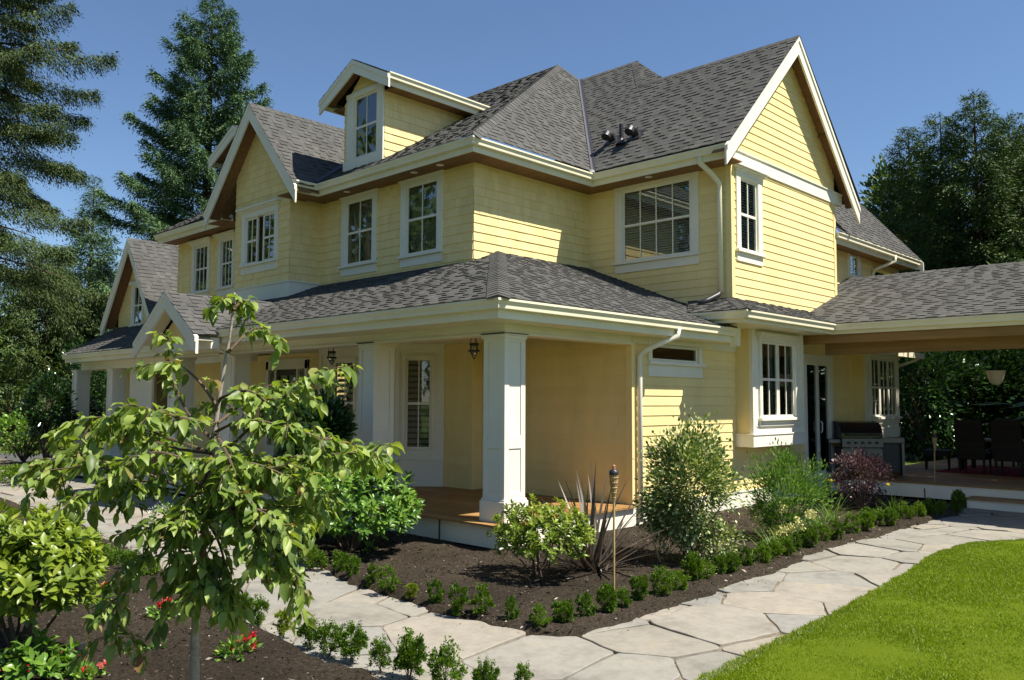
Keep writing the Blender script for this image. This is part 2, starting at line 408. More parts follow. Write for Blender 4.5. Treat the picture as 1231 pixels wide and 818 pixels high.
# gable bay on the front
BYY = -.77
GLg, GRg = (-6.83, -6.41, 5.11, 6.09), (-6.07, -5.63, 5.12, 6.10)
both = (-6.83, -5.63, 5.11, 6.10)
wall('bay_wall', [([(-7.38, BYY, 4.52), (-4.96, BYY, 4.52), (-4.96, BYY, 7.17), (-6.172, BYY, 8.50), (-7.38, BYY, 7.17)], FN, [hole(both)]),
                  (rect('x', -4.96, BYY, 0, 4.52, 6.5), SN, []), ([(-7.38, 0, 4.52), (-7.38, BYY, 4.52), (-7.38, BYY, 6.5), (-7.38, 0, 6.5)], (-1, 0, 0), [])], 'shake')
window(house, (0, BYY, 0), FX, FN, both, case=.15, head=.22, split=[GLg[:2], GRg[:2]], blind=None)
mb = MB(); mb.box(-7.42, -4.93, BYY-.03, 0, 4.0, 4.52, 0); mb.box(-7.44, -4.91, BYY-.05, .01, 4.50, 4.535, 0); mb.build('bay_skirt', M['white'], house, bevel=.005)
# gabled wing
L1, XW, YR = 3.343, 3.331, 7.927
WWg, WGg = (.93, 2.45, 4.82, 6.19), (3.71, 4.30, 4.83, 6.11)
wall('wing_wall', [(rect('y', L1, 0, XW, 3.4, 6.38), FN, [hole(WWg)]),
                   ([(XW, L1, 3.5), (XW, YR, 3.5), (XW, YR, 7.02), (XW, 5.635, 9.275), (XW, L1, 7.02)], SN, [hole(WGg)]),
                   ([(0.2, YR, 3.8), (XW, YR, 3.8), (XW, YR, 6.4), (.2, YR, 6.4)], (0, 1, 0), [])])
window(house, (0, L1, 0), FX, FN, WWg, cols=4, case=.17, head=.22, blind='slat', rail=True)
window(house, (XW, 0, 0), SX, SN, WGg, cols=2, case=.15, head=.2, blind='slat', label='narrow upper window in the sunlit gable end')
mb = MB(); mb.box(XW, XW+.04, L1-.02, YR+.35, 6.37, 6.62); mb.box(XW, XW+.065, L1-.02, YR+.35, 6.615, 6.64); mb.build('band_board', M['white'], house, bevel=.004)
for (x, y, z0, z1) in ((XW, L1, 3.6, 6.37), (XW, YR, 3.9, 6.37)):
    mb = MB(); mb.box(x-.09, x+.022, y-.022 if y < 5 else y-.09, y+.09 if y < 5 else y+.022, z0, z1, 0, .6)
    mb.build('corner_board', M['lap'], house)

# ---- roofs
APEX = (-3.467, 6.365, 11.003); PK2 = (-1.248, 6.891, 10.645); SAD = (-3.138, 6.891, 10.645)
def fz(x, y): return ZE+TF*(y+OV)
e = .05
roof('front_roof', [[(-12.45, -OV+e, fz(0, -OV+e)), (OV-e*.6, -OV+e, fz(0, -OV+e)), APEX, (-8.3, 6.365, 11.003)]], house)
roof('hip_roof', [[(OV-e, -OV+e*.6, ZE+TR*e), (OV-e, 2.716, ZE+TR*e), SAD, APEX]], house)
RX = 3.64; YRD = 5.635; ZR = 9.41
roof('wing_roof', [[(OV-.03, 2.716+e, ZE+TT*e), (RX+.03, 2.716+e, ZE+TT*e), (RX+.03, YRD, ZR), (-.21, YRD, ZR)], [(OV-.03, 2.716+e, ZE+TT*e), (-.21, YRD, ZR), PK2, SAD],
                   [(-.21, YRD, ZR), (.375, YRD+.02, ZR), PK2],
                   [(RX+.03, YRD, ZR), (.375, YRD, ZR), (-2.0, 8.6, 6.5), (RX+.03, 8.6, 6.5)], [PK2, SAD, (-8.3, 10.4, 7.2), (0.375, 10.4, 7.2)],
                   [(-12.45, -OV, ZE), (-8.3, 6.365, 11), (-8.3, 10.4, 7.2), (-12.45, 10.4, 7.2)]], house)
nF, nR, nW, nWb = (0, -TF, 1), (TR, 0, 1), (0, -TT, 1), (0, TT, 1)
mb = MB()
caps(mb, (OV-.02, -OV+.02, ZE+.02), APEX, nR, nF); caps(mb, APEX, (-8.3, 6.365, 11.003), nF, (0, 1, 1)); caps(mb, APEX, SAD, nR, (.3, 1, 1))
caps(mb, SAD, PK2, nW, nWb); caps(mb, (-.21, YRD, ZR), PK2, nW, (1, .3, 1)); caps(mb, (RX, YRD, ZR), (-.21, YRD, ZR), nW, nWb)
mb.build('ridge_caps', M['shingle'], house)
mb = MB()
def valley(a, b, n1, n2, w=.075, h=.022):
    a, b = np.array(a, float), np.array(b, float); d = (b-a)/np.linalg.norm(b-a)
    for n in (n1, n2):
        n = np.array(n, float); n /= np.linalg.norm(n); s = np.cross(n, d); s /= np.linalg.norm(s)
        if s[2] < 0: s = -s
        mb.face((a+n*h, b+n*h, b+s*w+n*h, a+s*w+n*h))
valley((OV, 2.716, ZE+.01), SAD, nR, nW)
G2X, G2Z, G2Y = -6.172, 8.64, -1.167; G2S = 1.10
valley((-4.22, -.60, 6.56), (G2X, 2.66, 8.64), (G2S, 0, 1), nF)
mb.build('valley_flashing', M['metal'], house)
mb = MB(); mb.para((OV-.02, 2.66, ZE+.015), (.06, .06, 0), (-.09, .09, .02), (-.02, -.02, .05)); mb.build('valley_diverter', M['white_metal'], house)
# gable bay roof
yb = 2.7
roof('gable_bay_roof', [[(-4.19, G2Y-.03, 6.46), (G2X, G2Y-.03, G2Z), (G2X, yb, G2Z), (-4.19, -.7, 6.46)],
                        [(-8.15, G2Y-.03, 6.46), (G2X, G2Y-.03, G2Z), (G2X, yb, G2Z), (-8.15, -.7, 6.46)]], house)
mb = MB(); caps(mb, (G2X, G2Y, G2Z), (G2X, yb, G2Z), (1.1, 0, 1), (-1.1, 0, 1)); mb.build('gable_bay_ridge', M['shingle'], house)
def rake(parent, peak, foot, depth, hgt, wdir, under=None, name='rake_board', top=True, plumb=.06):
    """white board under a gable's roof edge; wdir = direction it faces"""
    pk, ft = np.array(peak, float), np.array(foot, float); wd = np.array(wdir, float)
    mb = MB(); dz = np.array((0, 0, -hgt)); ex = (ft-pk)/np.linalg.norm(ft-pk)*plumb
    mb.para(ft+ex-(0, 0, .012), pk-ft-ex, dz, -wd*depth)
    if top: mb.para(ft+ex-(0, 0, .010), pk-ft-ex, (0, 0, -.09), wd*.022)
    return mb.build(name, M['white'], parent)
for s in (1, -1):
    rake(house, (G2X, G2Y, G2Z), (G2X+s*1.98, G2Y, 6.46), .04, .36, (0, -1, 0))
    rake(house, (RX, YRD, ZR), (RX, YRD-s*2.92, 6.54 if s > 0 else 6.40), .04, .36, (1, 0, 0))
for s in (1, -1):
    mb = MB(); o = np.array((G2X, BYY, G2Z-.14)); ft = np.array((G2X+s*2.0, BYY, 6.30)); mb.para(o, ft-o, (0, G2Y+.04-BYY, 0), (0, 0, .02)); mb.build('rake_soffit', M['soffit'], house)
    mb = MB(); o = np.array((G2X+s*1.19, 0, G2Z-.16-1.19*1.1)); mb.para(o, (s*.74, 0, -.82), (0, BYY+.002, 0), (0, 0, .02)); mb.build('eave_soffit', M['soffit'], house)
    mb = MB(); o = np.array((XW, YRD, ZR-.14)); ft = np.array((XW, YRD-s*2.95, 6.38)); mb.para(o, ft-o, (RX-.04-XW, 0, 0), (0, 0, .02))
    q = np.array((XW, YRD-s*1.5, ZR-.14-1.5*TT)); mb.para(q, (RX-.04-XW, 0, 0), (0, .09, -.088*s), (0, 0, -.09))
    mb.build('rake_soffit', M['soffit'], house)
# eave returns (small boxed ends)
gutter('gutter', [(-12.33, -OV), (-8.0, -OV)], ZE-.02, 1, house)
gutter('gutter', [(-4.19, G2Y+.05), (-4.19, -OV), (OV, -OV), (OV, 2.716), (RX-.03, 2.716)], ZE, 1, house)
mb = MB()
zs = ZE-.225
mb.box(-12.25, -8.0, -OV+.12, 0, zs, zs+.02); mb.box(-4.85, OV-.12, -OV+.12, 0, zs, zs+.02); mb.box(0, OV-.12, 0, 2.716+.12, zs, zs+.02)
mb.box(0, RX-.06, 2.716+.12, L1, zs, zs+.021); mb.box(-4.96, -4.31, G2Y+.06, -OV+.2, zs-.005, zs+.012); mb.box(-8.1, -7.38, G2Y+.06, 0, zs-.16, zs-.14)
mb.build('eave_soffit', M['soffit'], house)
mb = MB()
for x, y in ((-1.35, -.3), (-3.55, -.3), (1.75, 3.02), (-.6, -.3)): mb = MB(); mb.lathe([(.0, zs-.006), (.06, zs-.006), (.075, zs-.002), (.075, zs+.004)], (x, y, 0), 16); mb.build('soffit_light', M['white'], house)
# dormers on the front slope
def dormer(xc, half, zp, drop, yr, yw, wl, wr, glass, cols):
    zf = zp-drop; yb0 = (zp-ZE)/TF-OV; yb1 = (zf-ZE)/TF-OV
    rt_ = roof('dormer_roof', [[(xc+half, yr-.02, zf), (xc, yr-.02, zp), (xc, yb0, zp), (xc+half, yb1, zf)], [(xc-half, yr-.02, zf), (xc, yr-.02, zp), (xc, yb0, zp), (xc-half, yb1, zf)]], house)
    for s in (1, -1): rake(rt_, (xc, yr, zp), (xc+s*half, yr, zf), .04, .27, (0, -1, 0), name='dormer_rake', plumb=.03)
    gutter('dormer_gutter', [(xc+half+.03, yr+.04), (xc+half+.03, yb1+.1)], zf+.03, 1, rt_, GUT)
    gutter('dormer_gutter', [(xc-half-.03, yb1+.1), (xc-half-.03, yr+.04)], zf+.03, 1, rt_, GUT)
    mb = MB(); so = np.array((xc, yw, zp-.12))
    for s in (1, -1): mb.para(so, (s*half*.98, 0, -drop*.98), (0, yr+.05-yw, 0), (0, 0, .015))
    mb.box(wr, xc+half-.08, yw, yb1, zf-.17, zf-.155); mb.box(xc-half+.08, wl, yw, yb1, zf-.17, zf-.155); mb.build('dormer_soffit', M['soffit'], rt_)
    zb = ZE+TF*(yw+OV); top = zf-.15
    yt = (top-ZE)/TF-OV
    wp = [([(wr, yw, zb), (wr, yt, top), (wr, yw, top)], SN, []), ([(wl, yw, zb), (wl, yw, top), (wl, yt, top)], (-1, 0, 0), []),
          ([(wl, yw, zb-.1), (wr, yw, zb-.1), (wr, yw, top), (xc, yw, zp-.15), (wl, yw, top)], FN, [hole(glass)])]
    wall('dormer_wall', wp, 'shake')
    w = window(house, (0, yw, 0), FX, FN, glass, cols=cols, case=wr-glass[1]-.05, head=.10, crown=False, sill=0, blind=None, inset=.0)
    mb = MB(); mb.box(wl, wr, yw-.034, yw, zb-.05, glass[2]-.05); mb.build('apron', M['white'], w)
dormer(-3.19, 1.19, 9.02, .60, -.47, -.17, -3.86, -2.48, (-3.48, -2.75, 7.07, 8.31), 2)
dormer(-8.22, 1.24, 8.78, .60, -.47, -.17, -8.9, -7.5, (-8.5, -7.85, 7.07, 8.1), 2)
# roof vents
def on_wing(px, py):
    d = ray(px, py); n = np.array(nW, float); return CAM + d*(((n @ np.array((0, 2.716, ZE)))-n @ CAM)/(n @ d))
for px, py in ((737, 170), (765, 164)):
    p = on_wing(px, py); mb = MB(); a = np.array((0, .71, .70)); out = np.array((0, -.70, .71))
    mb.para(p-(.16, 0, 0)-a*.16, (.32, 0, 0), a*.34, out*.03)
    mb.tube([p+out*.02+a*.02, p+out*.16+a*.0, p+out*.22-a*.08, p+out*.2-a*.17], [.095, .095, .095, .1], 12)
    mb.build('roof_vent', M['black_metal'], house)
p = on_wing(747, 174); mb = MB(); mb.tube([p-(0, 0, .05), p+(0, 0, .42)], .045, 12); mb.tube([p+(0, -.02, -.02), p+(0, 0, .12)], [.12, .05], 12); mb.build('vent_pipe', M['black_metal'], house)
# main downspout on the wing
mb = MB(); q = at(850, 193, depth_of((3.1, 2.9, 6.3)))
mb.tube([(3.02, 2.80, 6.44), (3.02, 2.82, 6.30), (3.12, 3.05, 6.13), (3.15, 3.27, 5.98), (3.15, 3.27, 5.8), (3.15, 3.27, 3.95)], .052, 10)
mb.build('downspout', M['cream'], house, smooth=True)
mb = MB(); mb.tube([(3.15, 3.26, 3.98), (3.15, 3.16, 3.90), (3.05, 2.95, 3.79), (2.98, 2.8, 3.72)], .05, 10); mb.build('downspout_elbow', M['black_hose'], house, smooth=True)
# ---- wraparound porch
ZP, PS = 3.205, .394
PX, PY = 3.894, -3.264
def pz_f(y): return ZP+PS*(y-PY)
def pz_r(x): return ZP+PS*(PX-x)
HT = (0, PX+PY, pz_r(0)+.005)
e = .05
roof('porch_roof', [[(-6.6, PY+e, pz_f(PY+e)), (PX-e*.6, PY+e, pz_f(PY+e)), HT, (0, 0, pz_f(0)), (-6.6, 0, pz_f(0))],
                    [(PX-e, PY+e*.6, pz_r(PX-e)), (PX-e, 2.587, pz_r(PX-e)), (3.034, 2.587, pz_r(3.034)), (3.034, L1, pz_r(3.034)), (0, L1, pz_r(0)), HT][:2]+[(3.034, 2.587, pz_r(3.034)), HT],
                    [(3.034, 2.587, pz_r(3.034)), (3.034, L1, pz_r(3.034)), (0, L1, pz_r(0)), HT],
                    ], house)
mb = MB(); caps(mb, (PX-.02, PY+.02, ZP+.015), HT, (PS, 0, 1), (0, -PS, 1)); mb.build('porch_ridge_caps', M['shingle'], house)
mb = MB(); mb.para((PX-.10, 2.56, ZP-.235), (.10, 0, 0), (0, .04, 0), (0, 0, .235)); mb.para((PX-.05, 2.585, ZP-.03), (-.85, 0, .33), (0, .03, 0), (0, 0, -.16)); mb.build('porch_rake_board', M['cream'], house)
gutter('porch_gutter', [(-6.6, PY), (PX, PY), (PX, 2.587)], ZP, 1, house)
mb = MB(); mb.para((PX+.001, 2.50, ZP-.30), (-.14, 0, 0), (0, .09, 0), (0, 0, .31)); mb.build('gutter_end_block', M['cream'], house)
ZC = 3.0
KX, KY, CW = 3.33, -2.57, .40
mb = MB()
mb.box(-6.4, KX, KY, KY+.24, 2.83, ZC+.02); mb.box(KX-.24, KX, KY+.24, .25, 2.835, ZC+.02)
mb.box(-6.4, KX+.03, KY-.03, KY, 2.83, 2.86); mb.box(KX, KX+.03, KY, .25, 2.835, 2.865)
mb.build('porch_beam', M['white'], house, bevel=.005)
mb = MB()
mb.box(-6.4, KX, KY+.24, 0, ZC, ZC+.03); mb.box(-6.6, PX-.12, PY+.12, KY, 2.975, 3.0); mb.box(KX, PX-.12, KY, 2.6, 2.975, 3.0)
mb.build('porch_ceiling', M['cream'], house)
def column(x, y, z0=.38, z1=2.84, w=CW):
    """square panelled column; x,y is the corner nearest the lawn"""
    cx, cy = x-w/2, y+w/2; h = w/2
    mb = MB()
    mb.box(cx-h+.012, cx+h-.012, cy-h+.012, cy+h-.012, z0, z1, 0)
    for (ux, uy) in ((1, 0), (-1, 0), (0, 1), (0, -1)):
        n = np.array((ux, uy, 0.)); u = np.array((-uy, ux, 0.)); c0 = np.array((cx, cy, 0.))+n*(h-.012)
        def pan(a, b, c, d, t): mb.para(c0+u*a+np.array((0, 0, c)), u*(b-a), np.array((0, 0, d-c)), n*t)
        hh = h-.0005
        pan(-hh, -hh+.085, z0+.3, z1, .012); pan(hh-.085, hh, z0+.3, z1, .012)
        pan(-hh+.085, hh-.085, z1-.10, z1, .012); pan(-hh+.085, hh-.085, z0+.95, z0+1.12, .012)
        pan(-hh+.085, hh-.085, z0+.28, z0+.38, .012)
    mb.box(cx-h-.03, cx+h+.03, cy-h-.03, cy+h+.03, z0, z0+.27); mb.box(cx-h-.015, cx+h+.015, cy-h-.015, cy+h+.015, z0+.27, z0+.30)
    mb.box(cx-h-.03, cx+h+.03, cy-h-.03, cy+h+.03, z1-.02, z1+.02)
    mb.box(cx-h-.015, cx+h+.015, cy-h-.015, cy+h+.015, z1-.06, z1-.02)
    return mb.build('porch_column', M['white'], house, bevel=.006)
column(KX, KY); column(.52, KY); column(-3.98, KY); column(-6.3, KY)
# porch floor: boards run parallel to the front
mb = MB(); y = -2.79
while y < 1.0:
    a = -12.4
    while a < 3.46:
        b = min(a+random.uniform(2.2, 4.4), 3.46)
        if y+.085 < .24: mb.box(a, b-.004, y, y+.085, .352, .380)
        a = b
    y += .09
mb.build('porch_floor', M['deck'], house)
mb = MB(); mb.box(-12.4, 3.40, -2.72, -2.69, .075, .350); mb.box(3.37, 3.40, -2.69, .22, .075, .350); mb.build('porch_skirt', M['white'], house)
mb = MB(); mb.box(-12.4, 3.30, -2.6, -2.55, -.1, .33); mb.box(3.25, 3.30, -2.6, .22, -.1, .33); mb.build('porch_gap_shade', M['dark'], house)  # black sheets painting the shaded gap below the porch floor
# lower walls under the porch
XL, YL = 3.314, .25
DR = (-6.72, -5.66, .40, 2.55)
SWg, DGg = (.82, 2.13, 2.65, 2.835), (6.40, 7.45, .50, 2.74)
FD = (-7.1, -5.3, .38, 2.86)
wall('lower_wall', [(rect('y', 0, -12.1, -4.55, .38, 3.02), FN, [FD])])
wall('lower_wall', [(rect('y', 0, -.75, 0, .38, 3.02), FN, []), (rect('x', 0, 0, YL, .38, 3.02), SN, []),
                    (rect('y', YL, 0, XL, .38, 3.02), FN, []), (rect('x', XL, YL, 10.9, .33, 3.34), SN, [hole(SWg), (DGg[0]-.05, DGg[1]+.05, .38, 2.79)]),
                    (rect('y', 10.9, 0, XL, .33, 3.6), (0, 1, 0), [])])
for q in ((XL-.09, XL+.022, YL-.022, YL+.09, .38, 2.99, 0, .6), (XL-.09, XL+.022, 10.83, 10.922, .3, 3.3, 0, .6), (-.07, .02, -.02, .07, .38, 3.0, 0, .4)):
    mb = MB(); mb.box(*q); mb.build('corner_board', M['lap'], house)
mb = MB(); mb.box(XL-.02, XL+.035, YL+.02, 7.0, .06, .33); mb.box(XL-.02, XL+.05, YL+.02, 7.0, .33, .355); mb.build('base_board', M['white'], house)
mb = MB(); mb.box(XL-.2, XL-.02, YL+.05, 10.85, -.2, .07); mb.build('foundation', M['concrete'], house)
mb = MB(); mb.box(XL, XL+.03, YL, 3.45, 2.86, 2.975); mb.build('frieze_board', M['cream'], house)
window(house, (XL, 0, 0), SX, SN, SWg, cols=1, rows=1, case=.10, head=.06, crown=False, sill=.19, room=True, label='small high horizontal window')
# angled bay inside the porch
mb = MB(); P = [(-4.55, 0), (-3.9, -.65), (-1.40, -.65), (-.75, 0)]
gl_f = [(-3.12, -2.50, 1.10, 2.62)]
b45 = 1/math.sqrt(2)
def solid(mb, a, b, z0, z1, holes=(), t=.0):
    """flat white panelled wall from plan point a to b with holes along its length"""
    a, b = np.array((*a, 0.)), np.array((*b, 0.)); L = np.linalg.norm(b-a); u = (b-a)/L; n = np.array((u[1], -u[0], 0))
    xs = sorted({0, L, *[h for q in holes for h in q[:2]]})
    for s0, s1 in zip(xs[:-1], xs[1:]):
        hs = [h for h in holes if h[0] <= s0+1e-6 and h[1] >= s1-1e-6]
        for c, d in ([(z0, hs[0][2]), (hs[0][3], z1)] if hs else [(z0, z1)]):
            mb.para(a+u*s0+(0, 0, c), u*(s1-s0), (0, 0, d-c), -n*.05)
    def strip(s0, s1, c, d, o=.018): mb.para(a+u*s0+(0, 0, c), u*(s1-s0), (0, 0, d-c), n*o)
    strip(0.005, .09, z0, z1); strip(L-.09, L-.005, z0, z1); strip(.09, L-.09, z0, z0+.13); strip(.09, L-.09, .86, .99); strip(.09, L-.09, z1-.14, z1)
    return a, u, n, L
for (a, b, hs) in ((P[0], P[1], [(.26, .66, 1.10, 2.70)]), (P[1], P[2], [(.55, 1.19, 1.10, 2.70)]), (P[2], P[3], [(.24, .64, 1.10, 2.70)])):
    A, u, n, L = solid(mb, a, b, .38, 3.0, [(h[0]-.05, h[1]+.05, h[2]-.05, h[3]+.05) for h in hs])
    for h in hs: window(house, A, u, n, h, case=.05, head=.05, crown=False, sill=0, blind='wide', inset=.0)
mb.build('porch_bay', M['white'], house, bevel=.003)
# front door with sidelights
mb = MB()
for a, b, c, d in ((-7.1, -6.98, .38, 2.86), (-5.42, -5.3, .38, 2.86), (-7.1, -5.3, 2.66, 2.90), (-6.70, -6.64, .38, 2.66), (-5.76, -5.70, .38, 2.66), (-6.98, -6.70, .38, .9), (-5.70, -5.42, .38, .9)):
    mb.box(a, b, -.05, .05, c, d)
dr = mb.build('front_door', M['white'], house, bevel=.004)
mb = MB(); mb.box(-6.64, -6.55, -.01, .04, .40, 2.66); mb.box(-5.85, -5.76, -.01, .04, .40, 2.66); mb.box(-6.55, -5.85, -.01, .04, .40, .95); mb.box(-6.55, -5.85, -.01, .04, 2.52, 2.66)
mb.box(-6.215, -6.185, -.01, .04, .95, 2.52); mb.box(-6.55, -5.85, -.01, .04, 1.7, 1.74)
mb.build('door_leaf', M['darkwood'], dr)
mb = MB()
for a, b, c in ((-6.98, -6.70, .9), (-5.70, -5.42, .9), (-6.55, -5.85, .95)): mb.face([(a, .01, c), (b, .01, c), (b, .01, 2.6), (a, .01, 2.6)])
mb.build('pane', M['glass'], dr)
# entry gable over the steps
EX, EZ, EY = -4.42, 3.95, -3.70
roof('entry_roof', [[(EX+1.27, EY-.02, 3.10), (EX, EY-.02, EZ), (EX, -1.3, EZ), (EX+1.27, -3.3, 3.10)], [(EX-1.27, EY-.02, 3.10), (EX, EY-.02, EZ), (EX, -1.3, EZ), (EX-1.27, -3.3, 3.10)]], house)
for s in (1, -1): rake(house, (EX, EY, EZ), (EX+s*1.27, EY, 3.10), .05, .30, (0, -1, 0), name='entry_rake')
mb = MB(); mb.face([(EX-1.0, -3.34, 3.05), (EX+1.0, -3.34, 3.05), (EX, -3.34, 3.72)]); mb.build('entry_gable', M['lap'], house)
mb = MB(); mb.box(EX-1.2, EX+1.2, -3.36, -3.2, 2.86, 3.06); mb.build('entry_beam', M['white'], house)
mb = MB()
for s in (1, -1): mb.para((EX, EY+.02, EZ-.13), (s*1.22, 0, -.82), (0, .34, 0), (0, 0, .015))
mb.build('entry_soffit', M['cream'], house)
# porch downspouts
mb = MB(); mb.tube([(PX-.06, .78, 3.10), (PX-.06, .76, 2.98), (XL+.16, .42, 2.76), (XL+.075, .36, 2.66), (XL+.075, .36, 2.5), (XL+.075, .36, .12)], .042, 10); mb.build('downspout', M['white'], house, smooth=True)
mb = MB(); mb.tube([(-3.5, PY+.02, 3.20), (-3.5, PY+.02, 2.95), (-3.62, -2.7, 2.75), (-3.62, -2.7, .1)], .04, 8); mb.build('downspout', M['white'], house, smooth=True)
# ---- box bays and door on the right side
def box_bay(y0, y1, z0, z1, g, split, label):
    x0, x1 = XL, 3.642
    mb = MB()
    hu = hole((split[0][0], split[-1][1], g[2], g[3]))
    for a, b, c, d in ((y0, hu[0], z0, z1), (hu[1], y1, z0, z1), (hu[0], hu[1], z0, hu[2]), (hu[0], hu[1], hu[3], z1)): mb.box(x1-.05, x1, a, b, c, d)
    mb.box(x1, x1+.02, y0-.002, y0+.10, z0, z1); mb.box(x1, x1+.02, y1-.10, y1+.002, z0, z1)
    mb.box(x0, x1+.035, y0-.035, y1+.035, z0-.01, z0+.20); mb.box(x0, x1+.05, y0-.05, y1+.05, z0+.20, z0+.225)
    mb.box(x1, x1+.014, y0+.1, y1-.1, z0+.36, z0+.37)
    b = mb.build('box_bay', M['white'], house, bevel=.004, ) ; b['label'] = label
    mb = MB(); mb.box(x0, x1-.05, y0, y0+.03, z0+.2, z1, 0, .5); mb.box(x0, x1-.05, y1-.03, y1, z0+.2, z1, 0, .5); mb.box(x0, x1, y0, y1, z0-.005, z0+.01, 0, .4); mb.build('bay_cheek', M['lap'], b)
    window(house, (x1, 0, 0), SX, SN, (split[0][0], split[-1][1], g[2], g[3]), cols=2, rows=2, split=split, case=.10, head=.14, hx=.06, sill=.10, blind='drapes')
box_bay(3.448, 5.518, 1.16, 3.42, (0, 0, 1.72, 3.03), [(3.84, 4.41), (4.52, 5.09)], 'box bay with four-light-wide window')
box_bay(8.72, 10.6, 1.16, 3.42, (0, 0, 1.68, 2.93), [(9.02, 9.48), (9.57, 10.02), (10.11, 10.5)], 'box bay beside the patio')
mb = MB()
a, b, c, d = DGg
mb.box(XL-.02, XL+.03, a-.18, a-.05, .38, d+.05); mb.box(XL-.02, XL+.03, b+.05, b+.18, .38, d+.05); mb.box(XL-.02, XL+.035, a-.2, b+.2, d+.05, d+.22)
for y in (a-.05, (a+b)/2-.03, (a+b)/2+.0, b): mb.box(XL-.06, XL+.005, y, y+.05, .38, d+.05)
mb.box(XL-.06, XL+.004, a, b, .38, .52); mb.box(XL-.06, XL+.004, a, b, d, d+.05)
dr = mb.build('patio_door', M['white'], house, bevel=.003)
mb = MB(); mb.face([(XL-.03, a, .5), (XL-.03, b, .5), (XL-.03, b, d), (XL-.03, a, d)]); mb.build('pane', M['glass'], dr)
mb = MB(); mb.tube([(XL+.03, (a+b)/2+.05, 1.32), (XL+.06, (a+b)/2+.05, 1.36), (XL+.06, (a+b)/2+.05, 1.52), (XL+.03, (a+b)/2+.05, 1.56)], .012, 6); mb.build('handle', M['white_metal'], dr)
# skirt roof round the wing
Q1, Q2, Q4, ZS = 4.34, 2.00, 5.48, 3.46
SKS = (3.85-ZS)/(Q1-XW)
def sk_r(x): return ZS+SKS*(Q1-x)
roof('skirt_roof', [[(3.2, Q2+.05, ZS+.02), (Q1-.04, Q2+.05, ZS+.02), (XW, L1, sk_r(XW)), (2.4, L1, sk_r(XW))],
                    [(Q1-.05, Q2+.04, ZS+.02), (Q1-.05, Q4+.04, ZS+.02), (XW, Q4+1.0, sk_r(XW)), (XW, L1, sk_r(XW))]], house)
mb = MB(); caps(mb, (Q1-.02, Q2+.02, ZS+.012), (XW, L1, sk_r(XW)), (SKS, 0, 1), (0, -.3, 1), .11); mb.build('skirt_ridge_caps', M['shingle'], house)
SPR = [(d, z) for d, z in GUT[:-2]] + [(.108, -.19), (.14, -.19)]
gutter('skirt_gutter', [(3.2, Q2), (Q1, Q2), (Q1, Q4), (11.6, Q4)], ZS, 1, house, SPR)
mb = MB(); mb.box(XL, Q1-.12, Q2+.12, 3.45, ZS-.18, ZS-.16); mb.box(XL, Q1-.12, 3.45, Q4+.2, ZS-.181, ZS-.161); mb.build('skirt_soffit', M['cream'], house)
# ---- covered patio
PVX = 11.5; PVY = 9.6; PVS = (4.91-ZS)/(PVY-Q4); PVZ = ZS+PVS*(PVY-Q4); PVR = 9.88; PVE = 4.82
def pv(y): return ZS+PVS*(y-Q4)
roof('patio_roof', [[(Q1-.03, Q4+.05, pv(Q4+.05)), (PVX, Q4+.05, pv(Q4+.05)), (PVX, PVY, PVZ), (XW, PVY, PVZ), (XW, Q4+1.0, pv(Q4+1.0))],
                    [(2.6, YR, pv(YR)), (XW, YR, pv(YR)), (XW, PVY, PVZ), (2.6, PVY, PVZ)],
                    [(2.6, PVY, PVZ), (PVX, PVY, PVZ), (PVX, PVR, PVE), (2.6, PVR, PVE)]], house)
mb = MB(); caps(mb, (PVX, PVY, PVZ), (2.6, PVY, PVZ), (0, -.4, 1), (0, .4, 1)); mb.build('patio_ridge_caps', M['shingle'], house)
mb = MB(); mb.box(XL, PVX, Q4+.17, Q4+.22, 3.10, 3.28); mb.box(3.9, PVX, Q4+.5, Q4+.68, 2.90, 3.13)
for x in (10.6,): mb.box(x, x+.18, Q4+.6, 9.7, 2.92, 3.12)
mb.build('patio_beam', M['timber'], house, bevel=.006)
mb = MB(); mb.para((XW+.02, Q4+.2, pv(Q4+.2)-.13), (PVX-XW-.02, 0, 0), (0, PVY-Q4-.2, pv(PVY)-pv(Q4+.2)), (0, 0, .02)); mb.box(XW+.02, PVX, PVY, PVR, PVE-.16, PVE-.14); mb.box(XW+.02, PVX, PVR, PVR+.03, PVE-.2, PVE); mb.build('patio_ceiling', M['soffit'], house)
mb = MB()
for x, y, zt in ((10.6, Q4+.5, 2.91), (10.6, 9.62, 4.7)): mb.box(x, x+.16, y+.01, y+.17, .38, zt)
mb.build('patio_post', M['timber'], house, bevel=.006)
mb = MB(); y = 7.34
while y < 16.4:
    a = XL
    while a < 12.0:
        b = min(a+random.uniform(2.4, 4.6), 12.0); mb.box(a, b-.004, y, y+.134, .352, .380); a = b
    y += .14
mb.build('patio_deck', M['deck'], house)
mb = MB(); mb.box(3.34, 12.0, 7.36, 7.40, .085, .350); mb.build('patio_skirt', M['white'], house)
mb = MB(); mb.box(3.34, 12.0, 7.5, 7.55, -.1, .34); mb.build('patio_gap_shade', M['dark'], house)  # black sheet in place of the shade beneath the patio deck
mb = MB()
for y in (6.80, 6.94, 7.08, 7.22): mb.box(6.12, 12.0, y, y+.134, .172, .2)
st = mb.build('patio_step', M['deck'], house)
mb = MB(); mb.box(6.15, 12.0, 6.84, 6.87, .0, .17); mb.build('riser', M['white'], st)
mb = MB(); mb.tube([(4.05, Q4-.0, 3.5), (4.05, Q4-.02, 3.38)], .03, 6)
